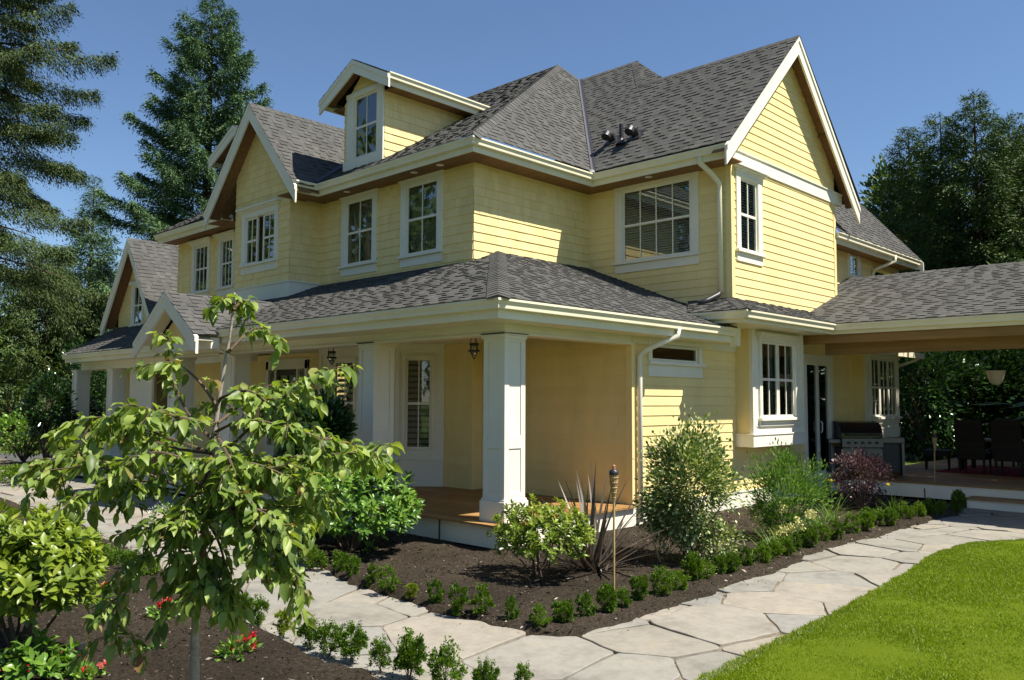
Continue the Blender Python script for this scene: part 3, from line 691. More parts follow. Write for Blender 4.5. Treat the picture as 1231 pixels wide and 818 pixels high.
# ---- rear upper storey beyond the wing
RXE, RZE, RYE = 3.44, 5.75, 13.3
roof('rear_roof', [[(RXE, YR, RZE), (RXE, RYE, RZE), (RXE-2.9, RYE, RZE+3.3), (RXE-2.9, YR, RZE+3.3)], [(RXE-2.9, YR, RZE+3.3), (RXE-2.9, RYE, RZE+3.3), (RXE-5.8, RYE, RZE), (RXE-5.8, YR, RZE)]], house)
gutter('rear_gutter', [(RXE, YR+.03), (RXE, RYE)], RZE, 1, house)
rake(house, (RXE-2.9, RYE, RZE+3.3), (RXE, RYE, RZE), .04, .30, (0, 1, 0), name='rear_rake', top=False)
mb = MB(); mb.box(2.9, RXE-.12, YR, RYE-.05, RZE-.2, RZE-.18); mb.build('rear_soffit', M['soffit'], house)
RWg = (9.82, 10.3, 5.08, 5.52)
wall('rear_wall', [(rect('x', 2.9, YR, 11.2, 3.6, 5.58), SN, [hole(RWg)])])
window(house, (2.9, 0, 0), SX, SN, RWg, cols=2, rows=1, case=.09, head=.12, hx=.05, sill=.1)
mb = MB(); mb.box(2.74, 2.9, 10.95, 11.2, 3.6, 5.57, 0, .5); mb.box(2.72, 2.9, 12.5, 13.1, 3.6, 5.57, 0, .4); mb.box(2.72, 2.9, 11.2, 12.5, 5.38, 5.57, 0, .45); mb.build('balcony_post', M['lap'], house)
mb = MB(); mb.tube([(RXE-.05, 11.45, 5.66), (RXE-.05, 11.45, 5.52), (3.0, 11.15, 5.32), (2.96, 11.1, 5.2), (2.96, 11.1, 4.3)], .045, 8); mb.build('downspout', M['cream'], house, smooth=True)
# small eave over the patio bay
mb = MB(); mb.box(XL, 4.0, 8.6, 10.72, 3.10, 3.14); mb.box(3.99, 4.07, 8.55, 11.3, 3.02, 3.15); mb.box(XL, 4.02, 10.7, 11.3, 3.10, 3.14); mb.build('patio_bay_eave', M['cream'], house)
mb = MB(); mb.tube([(4.0, 11.2, 3.06), (3.9, 11.1, 2.98), (3.42, 10.98, 2.80), (3.37, 10.96, 2.7), (3.37, 10.96, .4)], .035, 8); mb.build('downspout', M['white'], house, smooth=True)
# ---- low wing at the far left with a steep gable
FX0, FZ0 = -14.7, 6.8; FYW = 0.0; FR = 1.38
roof('side_wing_roof', [[(FX0, -.42, FZ0), (FX0+1.85, -.42, FZ0-1.85*FR), (FX0+1.85, 7, FZ0-1.85*FR), (FX0, 7, FZ0)], [(FX0, -.42, FZ0), (FX0-1.85, -.42, FZ0-1.85*FR), (FX0-1.85, 7, FZ0-1.85*FR), (FX0, 7, FZ0)]], house)
for s in (1, -1): rake(house, (FX0, -.4, FZ0), (FX0+s*1.85, -.4, FZ0-1.85*FR), .05, .36, (0, -1, 0), name='side_wing_rake')
mb = MB()
for s in (1, -1): mb.para((FX0, -.36, FZ0-.16), (s*1.8, 0, -1.8*FR), (0, .36, 0), (0, 0, .02))
mb.build('side_wing_soffit', M['soffit'], house)
FWg = (FX0-.36, FX0+.24, 4.25, 5.35)
wall('side_wing_wall', [([(FX0-1.5, 0, .3), (FX0+1.5, 0, .3), (FX0+1.5, 0, FZ0-1.5*FR-.1), (FX0, 0, FZ0-.12), (FX0-1.5, 0, FZ0-1.5*FR-.1)], FN, [hole(FWg)]),
                        (rect('x', FX0+1.5, 0, 7, .3, 4.6), SN, [])])
window(house, (0, 0, 0), FX, FN, FWg, cols=2, case=.10, head=.12, hx=.05, sill=.1)
mb = MB(); mb.box(FX0+1.83, FX0+1.93, -.3, 7, FZ0-1.85*FR-.1, FZ0-1.85*FR+.02); mb.build('side_wing_gutter', M['cream'], house)
# porch at the left end
LE, LY, LZ = -16.6, -1.5, 3.28
roof('side_porch_roof', [[(LE, LY+.04, LZ+.02), (-5.6, LY+.04, LZ+.02), (-5.6, .0, LZ+.92), (LE+.3, .0, LZ+.92)]], house)
gutter('side_porch_gutter', [(LE, LY), (-5.6, LY)], LZ, 1, house)
mb = MB(); mb.box(LE+.1, -6.3, -.95, -.72, 2.83, 3.06); mb.box(LE+.1, LE+.34, -.72, 0, 2.83, 3.06); mb.build('porch_beam', M['white'], house)
mb = MB(); mb.box(LE+.1, -6.3, LY+.12, 1.4, 3.05, 3.08); mb.build('porch_ceiling', M['cream'], house)
for px in (93.5, 136):
    d = ray(px, 430); k = (-.95-CAM[1])/d[1]; column(float(CAM[0]+d[0]*k), -.95, .1, 2.84)
mb = MB(); mb.box(-13.6, -12.1, -.62, -.56, .1, 3.04); mb.build('side_wall_panel', M['white'], house)
mb = MB(); mb.box(-17.0, -12.1, -1.1, 1.0, .0, .12); mb.build('side_porch_floor', M['concrete'], house)
# eave fillers and interior partitions so that rooms are closed and dim
mb = MB()
mb.box(-12.05, -.05, 2.6, 2.65, 3.0, 6.5); mb.box(-12.05, -12.0, .1, 6, 3.3, 6.4); mb.box(-12.0, 3.2, 8.2, 8.25, .3, 3.5); mb.box(-.1, 3.2, 7.85, 7.9, 3.5, 6.4); mb.box(-.15, -.1, 2.6, 7.9, 3.1, 6.4)
mb.box(-12.05, 3.25, .3, 10.8, 3.1, 3.2); mb.box(-12.05, 3.25, .3, 10.8, .3, .36); mb.box(-7.3, -.2, 2.4, 2.45, .3, 3.1); mb.box(1.0, 1.05, .4, 10.8, .3, 3.1)
mb.build('interior_wall', tinted('interior_wall_paint', [(0, (.30, .27, .22)), (1, (.36, .33, .27))], .9, .1, 1, .2), house)
# ------------------------------------------------------------------ ground, beds, path, lawn
def vnoise(x, y, s, seed=0):
    x = np.asarray(x)/s; y = np.asarray(y)/s; xi = np.floor(x).astype(int); yi = np.floor(y).astype(int); fx = x-xi; fy = y-yi
    fx = fx*fx*(3-2*fx); fy = fy*fy*(3-2*fy)
    h = lambda a, b: (np.sin(a*127.1+b*311.7+seed*74.7)*43758.5453) % 1.0
    return (h(xi, yi)*(1-fx)+h(xi+1, yi)*fx)*(1-fy)+(h(xi, yi+1)*(1-fx)+h(xi+1, yi+1)*fx)*fy
def sdist(poly, x, y):
    """signed distance to a closed outline, positive inside"""
    d = np.full(x.shape, 1e9); ins = np.zeros(x.shape, bool); n = len(poly)
    for i in range(n):
        (ax, ay), (bx, by) = poly[i], poly[(i+1) % n]; ex, ey = bx-ax, by-ay
        t = np.clip(((x-ax)*ex+(y-ay)*ey)/(ex*ex+ey*ey+1e-12), 0, 1)
        d = np.minimum(d, np.hypot(x-ax-t*ex, y-ay-t*ey))
        if ay != by: ins ^= ((ay > y) != (by > y)) & (x < ex*(y-ay)/ey+ax)
    return np.where(ins, d, -d)
def G(*pp): return [tuple(onz(*p)[:2]) for p in pp]
BED_H = [(-30, 2), (-30, -3.3), (-13, -3.4), (-9.5, -2.3), (-5.5, -2.3), (-3.4, -3.3), (-.55, -4.0), (1.57, -4.50)] + \
        G((398, 697), (470, 722), (530, 741), (580, 757), (640, 768), (700, 769), (745, 757), (800, 737), (850, 721), (900, 703), (950, 684), (1000, 662), (1060, 647), (1110, 632), (1158, 619)) + [(6.15, 7.3), (3.3, 7.3), (0, 2)]
BED_N = [(-9, -14), (-9, -5.35)] + G((100, 632), (150, 660), (210, 693), (262, 727), (330, 766), (400, 795), (470, 817), (540, 838)) + [(6.6, -7.0), (6.9, -8.2), (7.2, -14)]
LAWN = [(8.6, -14), (8.45, -7.0)] + G((838, 818), (920, 777), (1000, 741), (1050, 712), (1090, 690), (1120, 668), (1165, 655), (1231, 651)) + [(9.5, 3.7), (13, 4.2), (30, 4.5), (30, -14)]
SDIV = .05
def heightfield(name, poly, x0, x1, y0, y1, res, m, top, kind, rough, wob, parent=None):
    nx, ny = int((x1-x0)/res)+1, int((y1-y0)/res)+1
    X, Y = np.meshgrid(np.linspace(x0, x1, nx), np.linspace(y0, y1, ny))
    d = sdist(poly, X, Y) + wob*(vnoise(X, Y, .35, 3)-.5) + wob*.6*(vnoise(X, Y, .12, 5)-.5)
    k = np.clip((d+.03)/.16, 0, 1); k = k*k*(3-2*k)
    Z = -.06 + k*(.06+top) + k*(rough*(vnoise(X, Y, .6, 1)-.5)*2.2 + rough*.9*(vnoise(X, Y, .17, 2)-.5) + rough*.7*(vnoise(X, Y, .07, 9)-.5))
    keep = (d[:-1, :-1] > -.25) | (d[1:, 1:] > -.25)
    idx = np.arange(nx*ny).reshape(ny, nx); q = np.stack([idx[:-1, :-1], idx[:-1, 1:], idx[1:, 1:], idx[1:, :-1]], -1)[keep]
    used = np.unique(q); mp = np.full(nx*ny, -1); mp[used] = np.arange(len(used))
    V = np.stack([X.ravel(), Y.ravel(), Z.ravel()], -1)[used]
    o = fast_mesh(name, V, mp[q].ravel(), 4, RNG.random(len(q)), m, parent, True); o['kind'] = kind
    return o
m = mat('garden_soil', (.04, .03, .022), .95, .1); t = NT(m)
c = t.ramp(t.noise(26, 10, .85), [(.25, (.022, .017, .012)), (.47, (.060, .049, .036)), (.62, (.125, .103, .078)), (.76, (.27, .235, .18))])
big = t.ramp(t.noise(.9, 3, .6), [(.35, (.75, .72, .7)), (.7, (1.25, 1.2, 1.15))]); t.l(t.mix(1.0, c, big, 'MULTIPLY'), t.b.inputs['Base Color'])
t.bump(t.noise(34, 10, .85), 1.0, .07); M['soil'] = m
heightfield('soil_bed', BED_H, -17, 6.9, -6, 7.4, .055, M['soil'], .065, 'structure', .022, .10)
heightfield('soil_bed', BED_N, -9, 7.4, -12.5, -5, .055, M['soil'], .065, 'structure', .022, .10)
def lawn_mat(name, a, b, c_):
    m = mat(name, b, .9, .1); t = NT(m)
    col = t.ramp(t.noise(.8, 6, .7), [(.3, a), (.5, b), (.72, c_)]); t.l(col, t.b.inputs['Base Color']); t.bump(t.noise(90, 4, .8), .8, .03); return m
M['lawn'] = lawn_mat('lawn_turf', (.105, .155, .005), (.12, .172, .006), (.14, .185, .009))
M['field'] = lawn_mat('far_grass', (.05, .075, .015), (.075, .10, .02), (.11, .13, .03))
heightfield('lawn', LAWN, 6.8, 30, -14, 5.2, .10, M['lawn'], .03, 'structure', .012, .05)
mb = MB(); s = 900; mb.face([(-s, -s, -.075), (s, -s, -.075), (s, s, -.075), (-s, s, -.075)]); o = mb.build('ground', M['field']); o['kind'] = 'structure'
M['asphalt'] = tinted('driveway_asphalt', [(0, (.075, .075, .078)), (1, (.09, .09, .09))], .9, .2, 2, .2, 80, .3, .01)
mb = MB(); q = [onz(*p, -.06) for p in ((-150, 545), (20, 545), (112, 549), (125, 562), (60, 564), (-150, 562))]; mb.face(q); o = mb.build('driveway', M['asphalt']); o['kind'] = 'structure'
mb = MB(); q = [onz(*p, -.055) for p in ((-150, 509.5), (75, 509.5), (75, 512), (-150, 512))]; mb.face(q); o = mb.build('road', M['asphalt']); o['kind'] = 'structure'
# flagstones: irregular slabs with sanded joints
m = mat('sanded_joint', (.30, .235, .165), .95, .1); t = NT(m)
t.l(t.ramp(t.noise(9, 7, .75), [(.3, (.075, .062, .045)), (.5, (.18, .15, .11)), (.75, (.28, .24, .18))]), t.b.inputs['Base Color']); t.bump(t.noise(120, 3, .7), .5, .01); M['joint'] = m
m = mat('flagstone', (.34, .325, .29), .8, .25); t = NT(m)
base = t.ramp(t.attr('var'), [(0, (.235, .225, .195)), (.25, (.27, .255, .215)), (.5, (.25, .245, .22)), (.75, (.305, .275, .225)), (1, (.26, .24, .20))])
st = t.ramp(t.noise(1.6, 8, .68), [(.28, (.62, .62, .63)), (.46, (.92, .92, .92)), (.6, (1.0, 1.0, 1.0)), (.75, (1.12, 1.03, .88))])
st2 = t.ramp(t.noise(7, 8, .75), [(.33, (.78, .77, .75)), (.55, (1, 1, 1))])
t.l(t.mix(.8, t.mix(1.0, base, st, 'MULTIPLY'), st2, 'MULTIPLY'), t.b.inputs['Base Color'])
h1 = t.noise(3.2, 8, .62); t.bump(h1, .55, .03); M['flag'] = m
PATH = BED_H  # joints sheet just spans the paved area
mb = MB(); mb.face([(-22, -6.6, -.006), (8.8, -6.6, -.006), (8.8, 7.0, -.006), (5.5, 7.0, -.006), (5.5, -2, -.006), (-22, -2, -.006)])
def flagstones():
    seeds = []
    def region(x, y): return (-17 < x < 9.0 and -7.6 < y < -2.0) or (5.4 < x < 9 and -3 < y < 7.1) or (5.4 < x < 16 and 3.6 < y < 7.1)
    rg = np.random.default_rng(21); tries = 0
    while tries < 14000:
        tries += 1; x, y = rg.uniform(-17, 16), rg.uniform(-7.8, 7.2)
        if not region(x, y): continue
        r = .20 + .54*vnoise(x, y, .8, 8) + rg.uniform(-.06, .26)
        if all((x-a)**2+(y-b)**2 > ((r+c)/2*1.12)**2 for a, b, c in seeds[-4000:]): seeds.append((x, y, r))
    P = np.array(seeds); mb = MB()
    for i, (x, y, r) in enumerate(seeds):
        poly = [(x-1.2, y-1.2), (x+1.2, y-1.2), (x+1.2, y+1.2), (x-1.2, y+1.2)]
        d = np.hypot(P[:, 0]-x, P[:, 1]-y)
        if float(max(sdist(BED_H, np.array([x]), np.array([y]))[0], sdist(BED_N, np.array([x]), np.array([y]))[0], sdist(LAWN, np.array([x]), np.array([y]))[0])) > .75: continue
        for j in np.argsort(d)[1:14]:
            q = P[j]; a, b = q[0]-x, q[1]-y; L = math.hypot(a, b); a /= L; b /= L
            w = .5*L + (r*r-q[2]**2)/(2*L)*.5                     # bigger stones push their edges outwards
            gap = .006 + .026*vnoise(x+q[0], y+q[1], .9, 4)**2
            poly = clip(poly, a, b, a*x+b*y+w-gap)
            if len(poly) < 3: break
        if len(poly) < 3: continue
        out = []
        n = len(poly)
        for k in range(n):                                        # soften corners, roughen edges
            p, q0, q1 = np.array(poly[k]), np.array(poly[k-1]), np.array(poly[(k+1) % n])
            l0, l1 = np.linalg.norm(q0-p), np.linalg.norm(q1-p); c = min(rg.uniform(.012, .05), .3*l0, .3*l1)
            if l0 < 1e-4 or l1 < 1e-4: continue
            A = p+(q0-p)/l0*c; B = p+(q1-p)/l1*c; out += [A, (A+B+2*p)/4*.5+(A+B)/4, B]
            e = q1+(p-q1)/l1*min(.05, .3*l1); m_ = max(1, int(np.linalg.norm(e-B)/.14))
            nn = np.array((-(e-B)[1], (e-B)[0]))/(np.linalg.norm(e-B)+1e-6)
            for s_ in range(1, m_): out.append(B+(e-B)*s_/m_+nn*rg.uniform(-.014, .014))
        cx = np.mean(out, 0); z = rg.uniform(.002, .018); tx, ty = rg.normal(0, .007, 2); var = float(rg.random())
        zz = lambda p, o=0: z+o+(p[0]-cx[0])*tx+(p[1]-cx[1])*ty
        ins = [cx+(p-cx)*(1-.006/max(.1, np.linalg.norm(p-cx))) for p in out]
        mb.face([(*p, zz(p)) for p in ins], 0, var)
        for k in range(len(out)):
            p, q, ip, iq = out[k], out[(k+1) % len(out)], ins[k], ins[(k+1) % len(out)]
            mb.face([(*p, zz(p, -.004)), (*q, zz(q, -.004)), (*iq, zz(iq)), (*ip, zz(ip))], 0, var)
            mb.face([(*p, -.03), (*q, -.03), (*q, zz(q, -.004)), (*p, zz(p, -.004))], 0, var)
    return mb
o = mb.build('path_bedding', M['joint']); o['kind'] = 'structure'
mb = MB(); mb.face([(5.4, 3, -.007), (16, 3, -.007), (16, 7.2, -.007), (5.4, 7.2, -.007)]); o = mb.build('path_bedding', M['joint']); o['kind'] = 'structure'; o.location.z = -.004
o = flagstones().build('flagstone_path', M['flag']); o['kind'] = 'structure'

# ------------------------------------------------------------------ leaves
def nrm(a): return a/(np.linalg.norm(a, axis=-1, keepdims=True)+1e-9)
def leaves(name, P, D, N, L, W, m, parent=None, var=None, fold=.15, rich=False, droop=.0):
    """every leaf is two or more folded faces; P base point, D direction, N rough upper side"""
    n = len(P); D = nrm(D); S = nrm(np.cross(D, N)); U = np.cross(S, D)
    L = np.broadcast_to(np.asarray(L, float), (n,))[:, None]; W = np.broadcast_to(np.asarray(W, float), (n,))[:, None]
    var = RNG.random(n) if var is None else var
    if not rich:
        V = np.stack([P, P+D*L*.45+S*W*.5+U*W*fold, P+D*L, P+D*L*.45-S*W*.5+U*W*fold], 1).reshape(-1, 3)
        b = (np.arange(n)*4)[:, None]; F = np.concatenate([b+[[0, 1, 2]], b+[[0, 2, 3]]], 1).ravel()
        return fast_mesh(name, V, F, 3, np.repeat(var, 2), m, parent)
    dz = np.array((0, 0, -1.0)); cols = [P]
    wob = RNG.normal(0, .16, (n, 2)); curl = RNG.normal(0, .10, (n, 1)); bend = RNG.normal(0, .10, (n, 1))
    for t_, w_ in ((.20, .72), (.46, 1.0), (.74, .70)):
        c = P+D*L*t_+dz*L*droop*t_*t_+S*L*bend*t_*t_+U*L*curl*math.sin(t_*3.0)
        w = W*.5*w_; k = math.sin(t_*5.2)
        cols += [c+S*w*(1+wob[:, :1]*.3)+U*W*(fold+.55*wob[:, :1]*k), c, c-S*w*(1+wob[:, 1:]*.3)+U*W*(fold-.55*wob[:, 1:]*k)]
    cols.append(P+D*L+dz*L*droop+S*L*bend)
    V = np.stack(cols, 1).reshape(-1, 3)
    T = [[0, 1, 2], [0, 2, 3], [1, 4, 5], [1, 5, 2], [2, 5, 6], [2, 6, 3], [4, 7, 8], [4, 8, 5], [5, 8, 9], [5, 9, 6], [7, 10, 8], [8, 10, 9]]
    b = (np.arange(n)*11)[:, None]; F = np.concatenate([b+[t_] for t_ in T], 1).ravel()
    return fast_mesh(name, V, F, 3, np.repeat(var, 12), m, parent, True)
def blades(name, base, dirs, L, W, m, parent=None, var=None, curve=.5, seg=5, fold=.12):
    """long strap leaves that arch over"""
    n = len(base); D = nrm(dirs); H = nrm(D*np.array((1, 1, 0.))+1e-6); S = nrm(np.cross(D, np.array((0, 0, 1.))+np.zeros((n, 3))+D*.001))
    L = np.broadcast_to(np.asarray(L, float), (n,)); curve = np.broadcast_to(np.asarray(curve, float), (n,)); W = np.broadcast_to(np.asarray(W, float), (n,))
    cols = []
    for k in range(seg+1):
        t_ = k/seg; c = base+D*(L*t_)[:, None]+H*(L*curve*t_**2*.35)[:, None]-np.array((0, 0, 1.))*(L*curve*t_**2.2*.55)[:, None]
        w = (W*.5*(1-t_**2.2)*(.65+.7*t_ if t_ < .5 else 1.0))[:, None]; cols += [c+S*w, c-S*w]
    V = np.stack(cols, 1).reshape(-1, 3); b = (np.arange(n)*2*(seg+1))[:, None]; fs = []
    for k in range(seg): fs.append(b+[[2*k, 2*k+1, 2*k+3, 2*k+2]])
    F = np.concatenate(fs, 1).ravel(); var = RNG.random(n) if var is None else var
    return fast_mesh(name, V, F, 4, np.repeat(var, seg), m, parent, True)
def rdir(n): return nrm(RNG.normal(size=(n, 3)))
BARK = tinted('shrub_stem', [(0, (.10, .07, .045)), (1, (.16, .12, .085))], .9, .1, 9, .4, 40, .4, .01)
BARK2 = tinted('conifer_bark', [(0, (.07, .05, .035)), (1, (.10, .07, .05))], .95, .1, 2, .5, 12, .6, .05)
GBARK = tinted('young_bark', [(0, (.30, .265, .21)), (1, (.38, .34, .28))], .85, .2, 18, .45, 60, .3, .004)
LM = {
 'box': leaf_mat('boxwood_leaf', [(0, (.045, .10, .010)), (.6, (.095, .175, .016)), (1, (.17, .26, .025))], .3, .55, .2),
 'boxy': leaf_mat('yellow_boxwood_leaf', [(0, (.11, .16, .015)), (.6, (.20, .27, .025)), (1, (.28, .34, .04))], .3, .4, .4),
 'rhodo': leaf_mat('rhododendron_leaf', [(0, (0.062, 0.138, 0.022)), (.5, (0.117, 0.235, 0.033)), (.85, (0.193, 0.331, 0.041)), (1, (0.304, 0.442, 0.069))], .3, .35, .5),
 'rhodo_y': leaf_mat('young_rhododendron_leaf', [(0, (.08, .13, .015)), (.5, (.16, .23, .022)), (.85, (.25, .32, .035)), (1, (.34, .39, .06))], .32, .36, .5),
 'holly': leaf_mat('glossy_leaf', [(0, (.012, .035, .010)), (.6, (.025, .065, .016)), (1, (.05, .11, .025))], .12, .22, .6),
 'viburnum': leaf_mat('variegated_leaf', [(0, (0.066, 0.124, 0.029)), (.55, (0.145, 0.218, 0.058)), (.75, (0.349, 0.392, 0.175)), (1, (0.654, 0.654, 0.349))], .25, .45, .35),
 'loose': leaf_mat('light_shrub_leaf', [(0, (0.057, 0.127, 0.023)), (.6, (0.103, 0.207, 0.034)), (1, (0.184, 0.287, 0.057))], .35, .45, .35),
 'purple': leaf_mat('purple_leaf', [(0, (.045, .026, .032)), (.6, (.095, .060, .070)), (1, (.25, .165, .165))], .22, .4, .4, (1.2, .85, .85)),
 'strap': leaf_mat('strap_leaf', [(0, (.06, .12, .02)), (.7, (.11, .20, .035)), (1, (.20, .28, .06))], .3, .45, .3),
 'bronze': leaf_mat('bronze_leaf', [(0, (.045, .036, .028)), (.6, (.085, .070, .055)), (1, (.19, .16, .125))], .12, .4, .4, (1.1, 1.0, .8)),
 'dogwood': leaf_mat('young_tree_leaf', [(0, (0.090, 0.143, 0.032)), (.4, (0.169, 0.248, 0.048)), (.8, (0.253, 0.338, 0.074)), (.95, (0.348, 0.422, 0.116)), (.975, (0.317, 0.348, 0.106)), (1, (0.158, 0.074, 0.032))], .36, .44, .35, (1.35, 1.4, .4)),
 'dark_con': leaf_mat('conifer_needles', [(0, (0.038, 0.072, 0.024)), (.55, (0.077, 0.135, 0.041)), (1, (0.163, 0.215, 0.060))], .05, .6, .2),
 'blue_con': leaf_mat('blue_conifer_needles', [(0, (0.040, 0.085, 0.037)), (.55, (0.076, 0.147, 0.059)), (1, (0.156, 0.230, 0.088))], .05, .6, .2),
 'cedar': leaf_mat('cedar_sprays', [(0, (.026, .048, .014)), (.55, (.055, .088, .024)), (1, (.11, .145, .04))], .07, .6, .2),
 'decid': leaf_mat('broad_tree_leaf', [(0, (.04, .075, .018)), (.6, (.08, .13, .03)), (1, (.14, .19, .06))], .3, .5, .3),
 'grass': leaf_mat('grass_blade', [(0, (.135, .20, .006)), (.6, (.18, .255, .008)), (1, (.24, .31, .015))], .35, .5, .3),
 'petal_red': leaf_mat('red_petal', [(0, (.45, .012, .02)), (.6, (.62, .03, .04)), (1, (.70, .25, .20))], .3, .5, .3, (1, .8, .8)),
 'petal_yellow': leaf_mat('yellow_petal', [(0, (.75, .50, .02)), (1, (.85, .62, .04))], .3, .5, .3, (1, 1, .6)),
 'petal_cream': leaf_mat('cream_petal', [(0, (.50, .50, .16)), (1, (.70, .68, .34))], .3, .5, .3, (1, 1, .7)),
 'petal_white': leaf_mat('white_petal', [(0, (.7, .7, .66)), (1, (.8, .8, .76))], .3, .5, .3, (1, 1, 1)),
}
def shrub_parts(parent, radii, zc, n, L, W, m, clumps=30, spread=.28, stems=7, up=.5, stem_r=.008, hollow=.55, rich=False, seedvar=None, name='foliage', fold=.15):
    """leaf clumps through an uneven crown with stems up to them; coordinates are local to the plant"""
    r = np.array(radii); c = rdir(clumps); rad = (RNG.random(clumps)*(1-hollow**3)+hollow**3)**(1/3)*RNG.uniform(.82, 1.10, clumps)
    c = c*rad[:, None]; cc = c*r+np.array((0, 0, zc)); cc[:, 2] = np.maximum(cc[:, 2], .05)
    k = RNG.integers(0, clumps, n); csz = RNG.uniform(.7, 1.25, clumps)
    off = RNG.normal(size=(n, 3))*spread*r*csz[k][:, None]*.62
    P = cc[k]+off; P[:, 2] = np.maximum(P[:, 2], .015)
    D = nrm(off/(r+1e-6)+c[k]*.5)+rdir(n)*.55+np.array((0, 0, up)); N = nrm(c[k]*.7+np.array((0, 0, .8))+rdir(n)*.6)
    o = leaves(name, P, D, N, L*RNG.uniform(.7, 1.25, n), W*RNG.uniform(.75, 1.2, n), m, parent, seedvar, fold, rich)
    if stems:
        mb = MB()
        for j in RNG.choice(clumps, min(stems, clumps), replace=False):
            q = cc[j]; mb.tube([(RNG.normal(0, .02), RNG.normal(0, .02), -.02), (q[0]*.35, q[1]*.35, q[2]*.45), q], [stem_r, stem_r*.8, stem_r*.4], 5)
        mb.build('stem', BARK, parent)
    return o
def rosette_parts(parent, radii, zc, tips, per, L, W, m, stems=9, tilt=(.15, .9), rich=True, stem_r=.012, top=.25):
    """rhododendron habit: whorls of leaves at the shoot tips"""
    r = np.array(radii); c = rdir(tips); c[:, 2] = np.abs(c[:, 2])*1.0-RNG.random(tips)*.75; c = nrm(c)
    rad = RNG.uniform(.62, 1.08, tips); T = c*rad[:, None]*r+np.array((0, 0, zc)); T[:, 2] = np.maximum(T[:, 2], .07)
    A = nrm(c*.7+np.array((0, 0, .75))+rdir(tips)*.25)
    X = nrm(np.cross(A, rdir(tips))); Y = np.cross(A, X)
    k = np.repeat(np.arange(tips), per); ang = np.tile(np.arange(per)*2.4, tips)+np.repeat(RNG.random(tips)*6.3, per)
    el = np.tile(np.linspace(tilt[0], tilt[1], per), tips)+RNG.normal(0, .18, tips*per)
    H = X[k]*np.cos(ang)[:, None]+Y[k]*np.sin(ang)[:, None]; D = H*np.cos(el)[:, None]+A[k]*np.sin(el)[:, None]
    ax = np.tile(np.linspace(-.5, .12, per), tips)[:, None]*L
    N = A[k]*np.cos(el)[:, None]-H*np.sin(el)[:, None]
    var = np.clip(np.repeat(RNG.random(tips), per)*.55+np.tile(np.linspace(0, .4, per), tips)+RNG.normal(0, .1, tips*per), 0, 1)
    leaves('foliage', T[k]+A[k]*ax, D, N, L*RNG.uniform(.75, 1.15, tips*per), W*RNG.uniform(.8, 1.15, tips*per), m, parent, var, .12, rich, .12)
    mb = MB()
    for j in RNG.choice(tips, min(stems, tips), replace=False):
        q = T[j]; mb.tube([(RNG.normal(0, .03), RNG.normal(0, .03), -.03), (q[0]*.4, q[1]*.4, q[2]*.42), q], [stem_r, stem_r*.75, stem_r*.35], 6)
    mb.build('stem', BARK, parent)
# ------------------------------------------------------------------ boxwood edging: one of each kind, then copies
ORD = ['first', 'second', 'third', 'fourth', 'fifth', 'sixth', 'seventh', 'eighth', 'ninth', 'tenth', 'eleventh', 'twelfth', 'thirteenth', 'fourteenth', 'fifteenth', 'sixteenth',
       'seventeenth', 'eighteenth', 'nineteenth', 'twentieth', 'twenty-first', 'twenty-second', 'twenty-third', 'twenty-fourth', 'twenty-fifth', 'twenty-sixth', 'twenty-seventh', 'twenty-eighth', 'twenty-ninth', 'thirtieth']
def boxwood(kind, shade=0.0):
    o = empty('boxwood', (0, 0, -50))
    m = LM['boxy' if kind == 'yellow' else 'box']
    if kind == 'low': shrub_parts(o, (.55, .55, .36), .38, 1500, .095, .055, m, 80, .14, 6, .5, .012, .2, seedvar=np.clip(RNG.normal(.45+shade, .24, 1500), 0, 1))
    else: wx, wy = random.uniform(.28, .38), random.uniform(.28, .38); nn = random.choice((1900, 2400, 2900)); shrub_parts(o, (wx, wy, random.uniform(.38, .45)),   .47, nn, .064, .040, m, random.choice((34, 60, 80)), random.uniform(.13, .19), 6, .7, .012, .25, seedvar=np.clip(RNG.normal(.45+shade, .24, nn), 0, 1))
    if kind == 'spiky':
        n = 12; az = RNG.uniform(0, 6.28, n); rr = RNG.uniform(.0, .30, n)
        tp = np.stack([np.cos(az)*rr, np.sin(az)*rr, RNG.uniform(.85, 1.12, n)-rr*.4], -1); k = np.repeat(np.arange(n), 26)
        P = tp[k].copy(); P[:, 2] -= RNG.random(n*26)*.34; P += RNG.normal(0, .024, P.shape)
        leaves('leaves', P, rdir(n*26)+np.array((0, 0, .9)), rdir(n*26), .062, .036, m, o)
    return o
PROTO = {k: [boxwood(k, s_) for s_ in ((-.18, -.05, .08, .22, .02) if k in ('round', 'spiky') else (0, .1))] for k in ('round', 'spiky', 'low', 'yellow')}
USED = set()
def put_box(px, yb, yt, kind, label, group, wide=1.0):
    p = onz(px, yb, .03); h = (yb-yt)*depth_of(p)/FPX*1.16
    pr = random.choice(PROTO[kind]); sc = (h*wide*random.uniform(.95, 1.1), h*wide*random.uniform(.95, 1.1), h)
    if pr.name not in USED: USED.add(pr.name); o = pr; o.location = Vector([float(a) for a in p]); o.rotation_euler.z = random.uniform(0, 6.3); o.scale = sc
    else: o = copy_tree(pr, None, p, random.uniform(0, 6.3), sc)
    props(o, label, 'boxwood', group)
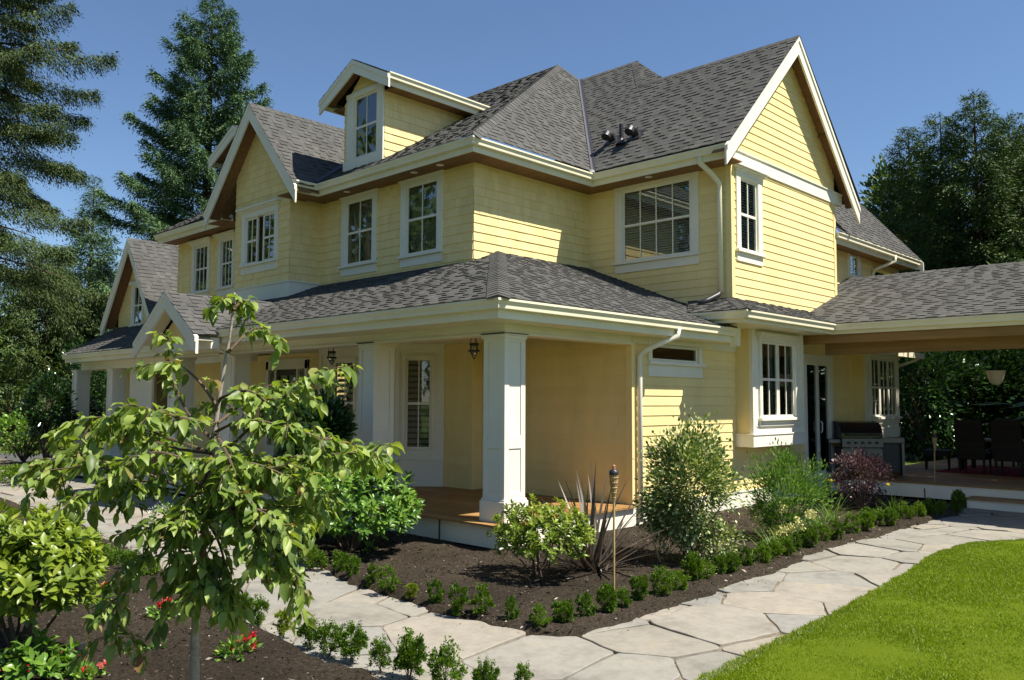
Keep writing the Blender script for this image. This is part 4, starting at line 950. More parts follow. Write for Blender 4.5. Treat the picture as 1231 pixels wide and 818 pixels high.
R1 = [(615, 749, 720), (647, 757, 729), (678, 753, 723), (704.5, 745, 716), (729.6, 738, 704), (749.8, 733, 709), (769.4, 723, 693), (796, 718, 686), (814.6, 713, 688), (832.6, 702, 667), (847, 700, 675), (866, 693, 669), (882, 690, 666),
      (897, 684, 660), (917.7, 681, 656), (932, 674, 652), (946, 670, 648), (957, 663, 642), (974, 660, 635), (992, 653, 632), (1006, 651, 629), (1023, 643, 618), (1042, 640, 615), (1054, 634, 614), (1072, 634.5, 612), (1089, 626, 607), (1105, 623.6, 606), (1117, 622, 602), (1131, 620, 603)]
for i, (a, b, c) in enumerate(R1):
    put_box(a, b, c, random.choice(['round', 'round', 'round', 'spiky']), ORD[i]+' clipped boxwood from the bed corner in the row running to the patio', 'boxwoods along the right path', random.uniform(.95, 1.25))
put_box(1153, 617, 591, 'round', 'tallest dark boxwood, at the patio step end of the right-hand row', 'boxwoods along the right path', .9)
R2 = [(581, 741, 704, 'round'), (550, 739, 706, 'round'), (523.5, 728, 700, 'round'), (494, 721, 701, 'yellow'), (467, 714, 682, 'round'), (447, 705, 680, 'round'), (423.6, 696, 670, 'round'), (408, 690, 664, 'round'), (388, 685, 664, 'round'), (372, 685, 657, 'round'), (356, 676, 654, 'round')]
for i, (a, b, c, k) in enumerate(R2):
    put_box(a, b, c, k, ('low yellowish boxwood in the house-side row below the porch' if k == 'yellow' else ORD[i]+' small boxwood from the bed corner in the row in front of the porch'), 'boxwoods in front of the porch', 1.25 if k == 'yellow' else 1.02)
R3 = [(629, 832, 803, 'spiky'), (584, 832, 797, 'spiky'), (536, 830, 780, 'spiky'), (491, 817, 765, 'spiky'), (456.7, 807, 773, 'spiky'), (422.6, 795, 753, 'spiky'), (396, 788, 752, 'spiky'), (373, 778, 746, 'spiky'), (341, 766, 733, 'yellow'), (311, 754, 722, 'spiky'), (294, 746, 716, 'round'), (278, 737, 711, 'round'), (249.5, 729, 701, 'round'),
      (176, 694, 668, 'low'), (157, 688, 663, 'round'), (143, 682, 659, 'low'), (124, 672, 652, 'low'), (106, 666, 637, 'round')]
for i, (a, b, c, k) in enumerate(R3):
    put_box(a, b, c, k, ('bright yellow-green boxwood in the near row beside the path' if k == 'yellow' else ORD[i]+' boxwood, counted leftwards, in the near row edging the dark soil bed'), 'boxwoods edging the near bed', 1.0)
for k in PROTO:
    for o in PROTO[k]:
        if o.name not in USED:
            for ch in list(o.children): bpy.data.objects.remove(ch)
            bpy.data.objects.remove(o)

# ------------------------------------------------------------------ garden shrubs
def plant(name, px, py, label, cat='shrub', z=.02, group=None):
    return empty(name, onz(px, py, z), label, cat, group)
def mpp(px, py): return depth_of(onz(px, py))/FPX                    # metres per photo pixel at that spot
o = plant('rhododendron', 650, 700, 'small light green rhododendron in front of the corner porch column'); s = mpp(650, 700)
rosette_parts(o, (60*s, 55*s, 42*s), 56*s, 360, 9, .072, .027, LM['rhodo_y'], 10)
o = plant('rhododendron', 418, 668, 'big spreading rhododendron beside the porch steps, behind the young tree'); s = mpp(418, 668)
rosette_parts(o, (84*s, 75*s, 58*s), 58*s, 460, 9, .12, .042, LM['rhodo'], 12)
c = at(378, 520, 12.2); o = empty('camellia', (c[0], c[1], .02), 'dark glossy evergreen bush below the front bay window', 'shrub'); s = 12.2/FPX
shrub_parts(o, (42*s, 40*s, 44*s), c[2]-2*s, 4200, .115, .058, LM['holly'], 90, .24, 8, .3, .014, .6, True)
o = plant('rhododendron', 22, 800, 'large bright green rhododendron at the left edge of the near bed'); s = mpp(22, 800)
rosette_parts(o, (104*s, 75*s, 68*s), 112*s, 420, 9, .11, .042, LM['rhodo_y'], 9, stem_r=.016)
o = plant('rhododendron', 40, 820, 'low shaded rhododendron seedling under the big left bush'); rosette_parts(o, (.22, .22, .14), .14, 26, 8, .11, .04, LM['rhodo'], 5)
o = plant('viburnum', 828, 678, 'tall loose variegated shrub against the sunlit yellow wall'); s = mpp(828, 678)
shrub_parts(o, (58*s, 54*s, 72*s), 86*s, 11000, .058, .035, LM['viburnum'], 64, .22, 18, .1, .010, .45)
o = plant('viburnum', 858, 676, 'low pale variegated shrub between the tall shrub and the boxwood row'); shrub_parts(o, (.36, .30, .26), .26, 1000, .045, .026, LM['viburnum'], 30, .25, 6, .2)
o = plant('willow', 948, 652, 'upright fine-leaved green shrub under the box bay'); s = mpp(948, 652)
shrub_parts(o, (46*s, 42*s, 48*s), 60*s, 5600, .06, .020, LM['loose'], 70, .22, 14, .9, .008, .35)
o = plant('hydrangea', 935, 655, 'small shrub with cream flower heads below the box bay'); s = mpp(935, 655)
shrub_parts(o, (22*s, 20*s, 22*s), 30*s, 600, .07, .035, LM['loose'], 20, .28, 5, .5)
for k in range(11):
    c0 = np.array((RNG.normal(0, .17)*1.2, RNG.normal(-.12, .14), 36*s+RNG.normal(0, .14))); P = c0+rdir(70)*RNG.uniform(.03, .075, (70, 1))
    leaves('flower_head', P, rdir(len(P)), rdir(len(P)), .035, .03, LM['petal_cream'], o)
o = plant('barberry', 1036, 616, 'rounded purple-leaved shrub in front of the patio deck'); s = mpp(1036, 616)
shrub_parts(o, (32*s, 30*s, 30*s), 44*s, 3000, .055, .034, LM['purple'], 70, .2, 14, .5, .008, .4)
# New Zealand flax
o = plant('flax', 712, 690, 'dark bronze spiky flax behind the small rhododendron', 'flax plant'); s = mpp(712, 690); n = 64
az = RNG.uniform(0, 6.28, n); el = RNG.uniform(.42, 1.5, n); D = np.stack([np.cos(az)*np.cos(el), np.sin(az)*np.cos(el), np.sin(el)], -1)
blades('blades', np.stack([RNG.normal(0, .05, n), RNG.normal(0, .05, n), np.zeros(n)], -1), D, RNG.uniform(.55, 1.08, n)*152*s, .040, LM['bronze'], o, None, RNG.uniform(0, .3, n), 6)
def strap(px, py, hpx, label, n=70, group='grassy daylily clumps', flowers=0):
    o = plant('daylily', px, py, label, 'daylily', group=group); s = mpp(px, py)
    az = RNG.uniform(0, 6.28, n); el = RNG.uniform(.6, 1.45, n); D = np.stack([np.cos(az)*np.cos(el), np.sin(az)*np.cos(el), np.sin(el)], -1)
    blades('foliage', np.stack([RNG.normal(0, .05, n), RNG.normal(0, .05, n), np.zeros(n)], -1), D, RNG.uniform(.7, 1.25, n)*hpx*s*1.15, .014, LM['strap'], o, None, RNG.uniform(.3, 1.1, n), 6)
    for f in range(flowers):
        q = np.array((RNG.normal(0, .08), RNG.normal(0, .08), hpx*s*RNG.uniform(1.05, 1.35)))
        a = np.arange(6)*1.047; D = np.stack([np.cos(a), np.sin(a), np.full(6, .8)], -1)
        mb = MB(); mb.tube([(0, 0, 0), q*(.5, .5, .6), q], .004, 4); st = mb.build('flower_stalk', M_STALK, o)
        leaves('flower', np.repeat(q[None], 6, 0), D, np.repeat(np.array([[0, 0, 1.]]), 6, 0), .075, .04, LM['petal_yellow'], o, fold=.1)
M_STALK = mat('green_stalk', (.08, .14, .03), .6)
strap(927, 668, 40, 'grassy daylily clump at the foot of the fine-leaved shrub'); strap(982, 640, 34, 'daylily clump behind the boxwoods, left of the purple shrub')
strap(1000, 632, 42, 'leafy daylily beside the purple shrub with one yellow bloom', flowers=1); strap(1076, 620, 30, 'daylily with a yellow bloom to the right of the purple shrub', flowers=1)
strap(1060, 628, 24, 'low daylily tuft between boxwoods and purple shrub', 40); strap(900, 676, 26, 'low grassy tuft left of the daylily clump', 40); strap(958, 655, 26, 'thin arching grass clump under the cream flowers', 50)
def rose(px, py, h, label, nf, near=False):
    o = plant('rose', px, py, label, 'rose bush', group='low red rose bushes'); s = mpp(px, py)
    shrub_parts(o, (h*.75*s, h*.7*s, h*.42*s), h*.42*s, 240, .05, .03, LM['rhodo'], 18, .32, 4, .5, .005)
    for k in range(nf):
        c0 = np.array((RNG.normal(0, .42)*h*s, RNG.normal(0, .4)*h*s, h*s*RNG.uniform(.55, 1.0))); P = c0+rdir(18)*.012
        leaves('bloom', P, rdir(18), rdir(18), .026, .024, LM['petal_red'], o, np.clip(RNG.random()+RNG.normal(0, .1, 18), 0, 1))
rose(113, 728, 26, 'red and pink rose bush in open soil left of the young tree', 8); rose(198, 745, 24, 'small red rose just left of the slim trunk', 6)
rose(288, 796, 30, 'red rose bush right of the slim trunk', 7); rose(60, 815, 28, 'red rose bush in the shade at the lower left corner', 5)
rose(105, 822, 26, 'red rose bush beside the black path light', 3); rose(20, 822, 24, 'darkest rose bush at the left edge of the near bed', 4)
o = plant('weed', 65, 738, 'small green seedling in the soil left of the roses', 'weed'); shrub_parts(o, (.10, .10, .05), .05, 40, .05, .025, LM['loose'], 6, .4, 0)
o = plant('weed', 182, 790, 'small green weed in front of the slim trunk', 'weed'); shrub_parts(o, (.08, .08, .05), .05, 40, .045, .022, LM['loose'], 6, .4, 0)
o = plant('weed', 445, 668, 'pale seedling in the soil below the big rhododendron', 'weed'); shrub_parts(o, (.10, .10, .07), .07, 46, .06, .03, LM['rhodo'], 6, .4, 0)
o = plant('hosta', 200, 628, 'white-flowered bedding plant behind the young tree', 'bedding plant'); shrub_parts(o, (.25, .25, .12), .12, 160, .07, .04, LM['loose'], 12, .3, 0)
P = np.stack([RNG.normal(0, .16, 90), RNG.normal(0, .16, 90), RNG.uniform(.14, .28, 90)], -1); leaves('blooms', P, rdir(90), rdir(90), .05, .04, LM['petal_white'], o)
# dry bent flower stalk and twig
mb = MB(); q0 = onz(795, 680, .02); d0 = depth_of(q0); mb.tube([q0, at(787, 655, d0-.05), at(782, 630, d0-.1), at(779, 628, d0-.1), at(775, 633, d0-.08)], [.009, .009, .008, .02, .008], 6)
props(mb.build('dry_stalk', mat('dry_straw', (.42, .31, .15), .8)), 'dry bent straw stalk in the soil left of the tall shrub', 'dry stalk')

# ------------------------------------------------------------------ young tree in the foreground
D0 = 4.6
def pt(p): return at(p[0], p[1], p[2] if len(p) > 2 else D0)
base = at(237, 915, D0); base[2] = .02
tree = empty('young_tree', base, 'slim young tree with large drooping light green leaves in the near bed', 'tree')
OFF = np.array(base)
def smooth(pts, n=6):
    P = np.array(pts); out = []
    for i in range(len(P)-1):
        p0, p1, p2, p3 = P[max(i-1, 0)], P[i], P[i+1], P[min(i+2, len(P)-1)]
        for t_ in np.linspace(0, 1, n, endpoint=False):
            out.append(.5*((2*p1)+(-p0+p2)*t_+(2*p0-5*p1+4*p2-p3)*t_**2+(-p0+3*p1-3*p2+p3)*t_**3))
    out.append(P[-1]); return np.array(out)
trunk = smooth([base, at(234, 800, D0), at(236, 740, D0), at(242, 680, D0+.01), at(250, 600, D0+.02), at(258, 520, D0+.03), at(268, 450, D0+.04), at(277, 400, D0+.05), at(282, 352, D0+.06)])
BR = [[(252, 560), (300, 515, 4.5), (350, 470, 4.42), (385, 447, 4.4), (424, 440, 4.4)], [(250, 600), (320, 572, 4.4), (380, 550, 4.3), (430, 545, 4.25), (454, 551, 4.25)],
      [(256, 530), (222, 490, 4.72), (203, 440, 4.78), (206, 402, 4.8)], [(255, 545), (205, 528, 4.5), (150, 508, 4.42), (100, 503, 4.4), (62, 528, 4.4)],
      [(248, 602), (190, 575, 4.72), (130, 555, 4.8), (85, 545, 4.8), (48, 562, 4.8)], [(247, 622), (205, 628, 4.4), (172, 668, 4.3), (148, 720, 4.25), (138, 776, 4.25)],
      [(248, 618), (300, 640, 4.35), (338, 668, 4.3), (349, 712, 4.3)], [(250, 592), (292, 602, 4.8), (330, 618, 4.9), (372, 632, 4.95)],
      [(258, 512), (296, 482, 4.82), (330, 462, 4.9), (350, 478, 4.95)], [(262, 490), (236, 455, 4.62), (205, 436, 4.6), (165, 442, 4.6)], [(276, 422), (298, 400, 4.68), (316, 395, 4.7), (325, 404, 4.7)],
      [(255, 562), (292, 556, 4.3), (330, 566, 4.2), (372, 590, 4.2)], [(255, 552), (225, 552, 4.25), (180, 545, 4.1), (130, 580, 4.05), (96, 600, 4.05)],
      [(258, 520), (292, 506, 4.4), (340, 512, 4.3), (395, 530, 4.3)], [(260, 510), (230, 505, 4.3), (190, 495, 4.2), (150, 488, 4.2), (128, 510, 4.2)], [(254, 570), (280, 580, 4.2), (308, 612, 4.1), (312, 655, 4.1)],
      [(254, 560), (240, 590, 4.3), (222, 630, 4.2), (214, 680, 4.2)], [(258, 520), (270, 540, 4.25), (285, 580, 4.15), (282, 630, 4.15)], [(262, 480), (296, 470, 4.5), (326, 488, 4.45), (350, 510, 4.4)],
      [(255, 545), (215, 540, 4.9), (160, 525, 5.0), (105, 535, 5.0), (72, 560, 5.0)], [(251, 590), (200, 588, 4.3), (150, 570, 4.2), (95, 560, 4.15), (60, 585, 4.15)], [(255, 570), (310, 560, 4.7), (365, 548, 4.7), (400, 560, 4.7)],
      [(248, 625), (262, 650, 4.35), (272, 690, 4.3), (268, 735, 4.3)], [(250, 600), (235, 625, 4.25), (240, 665, 4.2), (250, 705, 4.2)], [(247, 650), (236, 680, 4.5), (226, 715, 4.5)], [(252, 585), (275, 610, 4.2), (300, 650, 4.15), (322, 690, 4.15)],
      [(253, 580), (300, 600, 4.5), (345, 610, 4.45), (385, 600, 4.4)], [(280, 372), (294, 362, 4.7), (302, 374, 4.7)], [(281, 364), (266, 360, 4.62), (255, 376, 4.6)]]
mb = MB(); mb.tube(trunk-OFF, np.linspace(.030, .005, len(trunk)), 8); mb.build('trunk', GBARK, tree, smooth=True)
mb = MB(); LP, LD, LZ_ = [], [], []
def leafy(path, start, step=.0135, spread=1.0):
    seg = np.linalg.norm(np.diff(path, axis=0), axis=1); cum = np.concatenate([[0], np.cumsum(seg)]); L = cum[-1]; s = start*L
    while s < L+.001:
        i = min(np.searchsorted(cum, s, 'right')-1, len(path)-2); f = (s-cum[i])/(seg[i]+1e-9); p = path[i]+(path[i+1]-path[i])*f
        d = (path[i+1]-path[i])/(seg[i]+1e-9); side = np.cross(d, (0, 0, 1.)); side /= np.linalg.norm(side)+1e-9
        for q in ((1, -1) if random.random() < .75 else (random.choice((1, -1)),)):
            dd = d*random.uniform(.1, .7)+side*q*random.uniform(.4, 1.0)*spread+np.array((0, 0, random.uniform(-1.15, .35)))+RNG.normal(0, .25, 3)
            pe = p+nrm(dd*np.array((1, 1, .4)))*random.uniform(.008, .03)
            LP.append(pe-OFF); LD.append(dd); LZ_.append(random.choice((.034, .042, .048, .054, .06, .066, .074, .084))*random.uniform(.85, 1.1))
        s += step*random.uniform(.6, 1.5)
for b in BR:
    P = smooth([pt(q) for q in b]); k0 = np.argmin(np.linalg.norm(trunk-P[0], axis=1)); P[0] = trunk[k0]
    mb.tube(P-OFF, np.linspace(.010, .0025, len(P)), 5); leafy(P, .5 if min(q[1] for q in b) < 462 else .28)
    hi = min(q[1] for q in b) < 462
    for k in range(2 if hi else random.randint(6, 9)):                            # side twigs
        i = random.randint(len(P)//4, len(P)-2); d = nrm(P[i+1]-P[i]); a = nrm(d*.6+nrm(RNG.normal(size=3))*np.array((1, 1, .5))); Lt = random.uniform(.06, .12) if hi else random.uniform(.10, .24)
        T = np.array([P[i], P[i]+a*Lt*.5+(0, 0, .01), P[i]+a*Lt-(0, 0, Lt*.25)]); mb.tube(T-OFF, [.004, .003, .0015], 4); leafy(smooth(T, 3), .25)
leafy(trunk[-5:], .2, .02)
mb.build('branch', BARK, tree)
LP, LD, LZ_ = np.array(LP), np.array(LD), np.array(LZ_)
leaves('crown', LP, LD, np.array((0, 0, 1.))+RNG.normal(0, .35, LP.shape), LZ_, LZ_*.60, LM['dogwood'], tree, None, .16, True, .28)
# ------------------------------------------------------------------ trees beyond
def conifer(px, depth, ytop, rad_px, label, m='dark_con', z0f=.06, dens=1.0, droop=.35, bl=.30, gaps=.0, whorl=.5, power=.8, group='tall conifers round the house', seed=0, updroop=0.0, lw=.27, hang=.0, up_tip=.0, lat=.24, K=3):
    rg = np.random.default_rng(seed+100); b = at(px, 500, depth); base = np.array((b[0], b[1], 0)); H = at(px, ytop, depth)[2]; Rb = rad_px*depth/FPX
    o = empty('conifer', base, label, 'tree', group)
    mb = MB(); mb.tube([(0, 0, -.1), (rg.normal(0, .05), 0, H*.5), (0, 0, H*.99)], [.014*H+.06, .009*H+.03, .01], 8); 
    Ps, Ds, Ns, Ls = [], [], [], []
    z = H*z0f
    while z < H-.15:
        f = (H-z)/(H*(1-z0f)); nb = int(rg.integers(5, 8))
        az0 = rg.uniform(0, 6.28)
        for k in range(nb):
            if rg.random() < gaps: continue
            L = max(.25, Rb*f**power*rg.uniform(.62, 1.12)); az = az0+k*6.28/nb+rg.normal(0, .2)
            d = np.array((math.cos(az), math.sin(az), 0)); s = np.array((-d[1], d[0], 0)); rise = .45*(1-f)**1.2+.10-updroop
            bend = droop*(.4+.6*f)
            ns = max(8, int(dens*(34*L+22*L**1.5)))
            t = rg.uniform(.08, 1.06, ns)**.75; sp = (lat*L*np.maximum(1-t, 0)**.7+.12)*rg.uniform(-1, 1, ns)
            q = lambda tt: np.outer(tt*L, d)+np.outer(L*(rise*tt-bend*tt**2+.16*tt**4), (0, 0, 1))
            P = np.array((0, 0, z))+q(t)+sp[:, None]*s+np.abs(sp)[:, None]*d*.45-np.abs(sp)[:, None]*np.array((0, 0, .30+hang))+rg.normal(0, .035, (ns, 3)); P[:, 2] -= hang*rg.random(ns)**1.5*(.25+.35*L)*.6
            D = d*.75+np.sign(sp)[:, None]*s*.55+np.array((0, 0, -.28-hang*1.1))+rg.normal(0, .38, (ns, 3))
            Ps.append(P); Ds.append(D); Ns.append(np.array((0, 0, 1.))+rg.normal(0, .5, (ns, 3))); Ls.append(bl*rg.uniform(.6, 1.25, ns)*(.55+.45*min(1, L/2)))
            if L > .8: mb.tube([(0, 0, z)]+[tuple(np.array((0, 0, z))+q(np.array([tt]))[0]) for tt in (.3, .55, .78)], [.011*L+.006, .007*L, .004*L, .003], 4, cap=False)
        z += whorl*(.55+.65*f)*rg.uniform(.8, 1.2)
    mb.build('trunk', BARK2, o)
    P, D, N, L = np.concatenate(Ps), np.concatenate(Ds), np.concatenate(Ns), np.concatenate(Ls)
    v = np.clip(rg.normal(.45, .24, len(P)), 0, 1)
    n = len(P); A = nrm(D); Sd = nrm(np.cross(A, N)); tk = np.tile(np.linspace(.05, 1, K), n); sg = np.tile(np.array((1, -1, 0, 1, -1, 0))[:K] if K > 1 else np.zeros(1), n)
    r = lambda q: np.repeat(q, K, 0)
    Lr = r(L)[:, None]*1.35
    P2 = r(P)+r(A)*Lr*tk[:, None]-np.array((0, 0, 1.))*Lr*(.22+hang*.3)*tk[:, None]**2
    D2 = r(A)*.75+r(Sd)*sg[:, None]*.5+np.array((0, 0, -.12-hang*.4+up_tip))+rg.normal(0, .16, (n*K, 3)); L2 = r(L)*rg.uniform(.65, 1.0, n*K)*(1.05-.45*tk)
    leaves('crown', P2, D2, r(N)+rg.normal(0, .25, (n*K, 3)), L2, L2*lw, LM[m], o, np.clip(r(v)+rg.normal(0, .12, n*K), 0, 1), .12)
    return o
def broad(px, depth, yc, rx, ry, label, m='decid', n=9000, clumps=70, leaf=.16, name='broadleaf_tree', cat='tree', group=None, spread=.17, hollow=.55, rd=None):
    c = at(px, yc, depth); k = depth/FPX; o = empty(name, (c[0], c[1], 0), label, cat, group)
    shrub_parts(o, (rx*k, (rd or rx)*k, ry*k), c[2], n, leaf, leaf*.55, LM[m], clumps, spread, 12, .15, .012*c[2]+.02, hollow, name='crown')
    if cat == 'tree':
        mb = MB(); mb.tube([(0, 0, -.1), (0.05, 0, c[2]*.5), (0, 0, c[2]*1.05)], [.028*c[2]+.04, .02*c[2]+.03, .03], 8); mb.build('trunk', BARK2, o)
    return o
conifer(-62, 31, -260, 190, 'tall ragged conifer with drooping boughs rising past the left edge', 'cedar', .30, 3.4, .45, .20, .10, .85, .40, seed=1, updroop=.05, hang=.35)
conifer(240, 47, -40, 160, 'tall dense conifer rising behind the front gables', 'blue_con', .08, 2.0, .24, .32, .08, .85, .80, seed=2, hang=.12)
conifer(102, 62, 203, 62, 'small pointed conifer seen between the two tall ones', 'blue_con', .05, .8, .25, .42, 0, .6, .8, seed=3)
conifer(52, 42, 292, 78, 'bushy green conifer left of the far steep gable', 'cedar', .03, 1.9, .4, .25, .04, .5, .55, seed=4, hang=.6)
conifer(118, 44, 310, 48, 'low conifer touching the rake of the far steep gable', 'cedar', .03, 1.9, .35, .25, 0, .5, .6, seed=5, hang=.5)
conifer(-8, 40, 318, 62, 'broad low conifer behind the dark shrubs at the left edge', 'dark_con', .02, 1.0, .4, .34, 0, .5, .6, seed=6)
conifer(165, 52, 335, 50, 'dark conifer behind the side porch columns', 'dark_con', .02, .8, .35, .4, 0, .6, .6, seed=14)
for px_, dp_, yt_, rd_, sd_, lb_ in ((1184, 33, 102, 105, 7, 'tallest dark conifer behind the covered patio'), (1142, 34.5, 121, 92, 17, 'dark conifer with its tip just left of the tallest one behind the patio'), (1226, 34, 126, 100, 18, 'dark conifer with its tip just right of the tallest one behind the patio')):
    conifer(px_, dp_, yt_, rd_, lb_, 'dark_con', .01, 2.0, .16, .32, .06, .8, .62, seed=sd_, lw=.25, hang=.05, up_tip=.2, lat=.25)
conifer(1256, 36, 140, 150, 'dark conifer at the right edge beyond the patio roof', 'dark_con', .01, 1.8, .2, .32, .02, .55, .7, seed=8, lw=.27, hang=.05, up_tip=.25, lat=.32)
conifer(1102, 38, 140, 92, 'slimmer dark conifer left of the big one behind the patio', 'dark_con', .01, 1.8, .2, .32, .02, .55, .7, seed=9, lw=.27, hang=.05, up_tip=.25, lat=.32)
conifer(1330, 34, 170, 120, 'dark conifer outside the right edge', 'dark_con', .02, .8, .3, .34, 0, .6, .6, seed=10)
for i, (x, y, ht) in enumerate(((-44, -15, 24), (-58, -24, 26), (-36, -24, 20), (-46, -34, 20), (-33, -40, 24), (-21, -36, 19), (-9, -42, 23), (3, -38, 18))):
    o = empty('broadleaf_tree', (x, y, 0), 'leafy tree behind the photographer, across from the front porch', 'tree', 'trees across from the front porch')
    shrub_parts(o, (6.5, 6.5, ht*.5), ht*.52, 2600, 1.0, .6, LM['decid'], 40, .22, 10, 0, .12, .5, name='crown')
    mb = MB(); mb.tube([(0, 0, -.1), (0, 0, ht*.5), (0, 0, ht*.9)], [.35, .25, .05], 8); mb.build('trunk', BARK2, o)
for x, y, ht, w_, lb in ((9.5, 30, 15, 3.0, 'dark unseen conifer added to shade the hedge beyond the patio, nearest the house'), (10.0, 13.3, 11.5, 2.5, 'low broad conifer close to the patio on the lawn side, added outside the frame for shade'), (13.4, 14.8, 15, 2.4, 'conifer on the lawn side of the patio, added outside the frame for shade'), (10.5, 17.8, 15, 1.8, 'slim conifer between the patio and the hedge, added outside the frame for shade'), (15.5, 22, 17, 3.0, 'unseen broad conifer added for shade farthest from the house on the lawn side')):  # unseen conifers added to keep the sun off the patio and hedge
    o = conifer(600, 20, 100, 60, lb, 'dark_con', .02, 1.0, .3, .5, 0, .6, .6, seed=int(x*10)); k = ht/float(at(600, 100, 20)[2]); o.location = (x, y, 0); o.scale = (k*w_, k*w_, k)
broad(1072, 44, 268, 44, 70, 'pale leafy tree rising beyond the rear roof', 'decid', 5200, 70, .26, spread=.15)
for i, (px, d, yc, rx, ry, lb) in enumerate(((1110, 30, 470, 60, 75, 'dark hedge bush behind the patio bay'), (1175, 31, 475, 60, 80, 'dark hedge bush behind the dining chairs'), (1245, 31, 470, 62, 85, 'dark hedge bush at the right edge behind the patio'))):
    broad(px, d, yc, rx, ry, lb, 'holly', 9000, 80, .19, 'hedge_bush', 'bush', 'hedge bushes behind the patio', .22, .3)
broad(60, 24.5, 490, 27, 36, 'dark glossy rounded shrub beside the side porch columns', 'holly', 3000, 60, .13, 'laurel', 'shrub', None, .2, .6)
broad(100, 27, 500, 18, 30, 'small dark shrub against the outermost porch column', 'holly', 1400, 40, .13, 'laurel', 'shrub', None, .22, .6)
broad(30, 26, 520, 34, 26, 'low yellow-green shrub by the driveway', 'rhodo', 1800, 50, .12, 'shrub', 'shrub', None, .2, .5)
broad(12, 36, 475, 34, 42, 'tall olive shrub across the driveway', 'decid', 2600, 60, .18, 'shrub', 'shrub', None, .18, .5)
broad(-30, 40, 440, 60, 70, 'dark leafy bush mass beyond the driveway at the left edge', 'decid', 3600, 60, .24, 'shrub', 'shrub', None, .18, .5)
broad(75, 42, 450, 46, 60, 'leafy olive tree behind the rounded dark shrub', 'decid', 3600, 60, .22, 'broadleaf_tree', 'tree', None, .18, .5)
broad(112, 34, 470, 40, 60, 'dark bush seen between the side porch columns', 'holly', 3000, 60, .18, 'shrub', 'shrub', None, .2, .5)
o = broad(22, 19.5, 569, 62, 9, 'low dark green groundcover strip beside the driveway', 'box', 4200, 90, .06, 'groundcover', 'groundcover', None, .12, .2, 26)
o = broad(66, 19.0, 564, 18, 10, 'white-flowered low plant at the end of the groundcover', 'loose', 700, 20, .07, 'bedding_plant', 'bedding plant', None, .2, .2)
P = RNG.normal(0, 1, (130, 3))*np.array((.26, .2, .08))+np.array((0, 0, .42)); leaves('blooms', P, rdir(130), rdir(130), .07, .055, LM['petal_white'], o)
# far tree line so that the horizon is closed from other positions
P, D = [], []
for k in range(46):
    a = k/46*6.283; r = 120+RNG.uniform(-12, 25); c = np.array((math.cos(a)*r, math.sin(a)*r, 0)); h = RNG.uniform(9, 15); n = 420
    q = rdir(n)*np.array((8.5, 8.5, h*.55))*RNG.uniform(.7, 1.05, (n, 1))+c+np.array((0, 0, h*.5)); P.append(q); D.append(q-c)
P = np.concatenate(P); D = np.concatenate(D); P[:, 2] = np.maximum(P[:, 2], 0)
o = leaves('treeline', P, rdir(len(P))+np.array((0, 0, -.2)), D, 2.0, 1.5, LM['dark_con']); o['kind'] = 'stuff'

# ------------------------------------------------------------------ torches, lights
M['bamboo'] = tinted('bamboo', [(0, (.46, .32, .13)), (1, (.52, .37, .16))], .55, .3, 8, .3, 40, .2, .003, (2, 2, .4))
M['wicker'] = tinted('torch_wicker', [(0, (.36, .25, .11)), (1, (.50, .36, .17))], .75, .2, 12, .3)
def torch(px, yb, ytop, label, depth=None):
    b = onz(px, yb, .0); d = depth_of(b); top = at(px, ytop, d); H = float(top[2]); o = empty('garden_torch', (b[0], b[1], 0), label, 'garden torch', 'bamboo garden torches')
    lean = np.array((top[0]-b[0], top[1]-b[1], 0))
    mb = MB(); P = [lean*(z/H)+np.array((0, 0, z)) for z in (-.1, H*.3, H*.31, H*.6, H*.61, H-.24)]; mb.tube(P, [.011, .011, .0125, .011, .0125, .0115], 8); mb.build('pole', M['bamboo'], o)
    mb = MB(); c = lean*.9
    mb.lathe([(.012, H-.36), (.020, H-.30), (.030, H-.22), (.040, H-.13), (.043, H-.10), (.03, H-.10)], c, 14)
    for k in range(12):
        a = k*.5236; mb.tube([c+np.array((math.cos(a+.8*j)*r, math.sin(a+.8*j)*r, z)) for j, (r, z) in enumerate(((.014, H-.36), (.026, H-.27), (.039, H-.18), (.046, H-.10)))], .004, 4)
    for z, r in ((H-.33, .018), (H-.28, .025), (H-.23, .032), (H-.18, .037), (H-.13, .043)): mb.lathe([(r, z-.006), (r+.005, z), (r, z+.006)], c, 14)
    mb.build('basket', M['wicker'], o)
    mb = MB(); mb.lathe([(.045, H-.105), (.050, H-.09), (.046, H-.06), (.020, H-.045), (.014, H-.04), (0.0, H-.04)], c, 16); mb.build('canister', M['black_metal'], o, smooth=True)
    mb = MB(); mb.lathe([(.016, H-.045), (.017, H-.01), (.010, H), (0, H)], c, 10); mb.build('wick_cap', tinted('copper_cap', [(0, (.42, .20, .09)), (1, (.45, .22, .1))], .5, .4), o)
torch(738, 716, 559, 'bamboo torch with woven basket in the bed in front of the flax')
torch(1123.5, 604, 520, 'bamboo torch in front of the patio dining set')
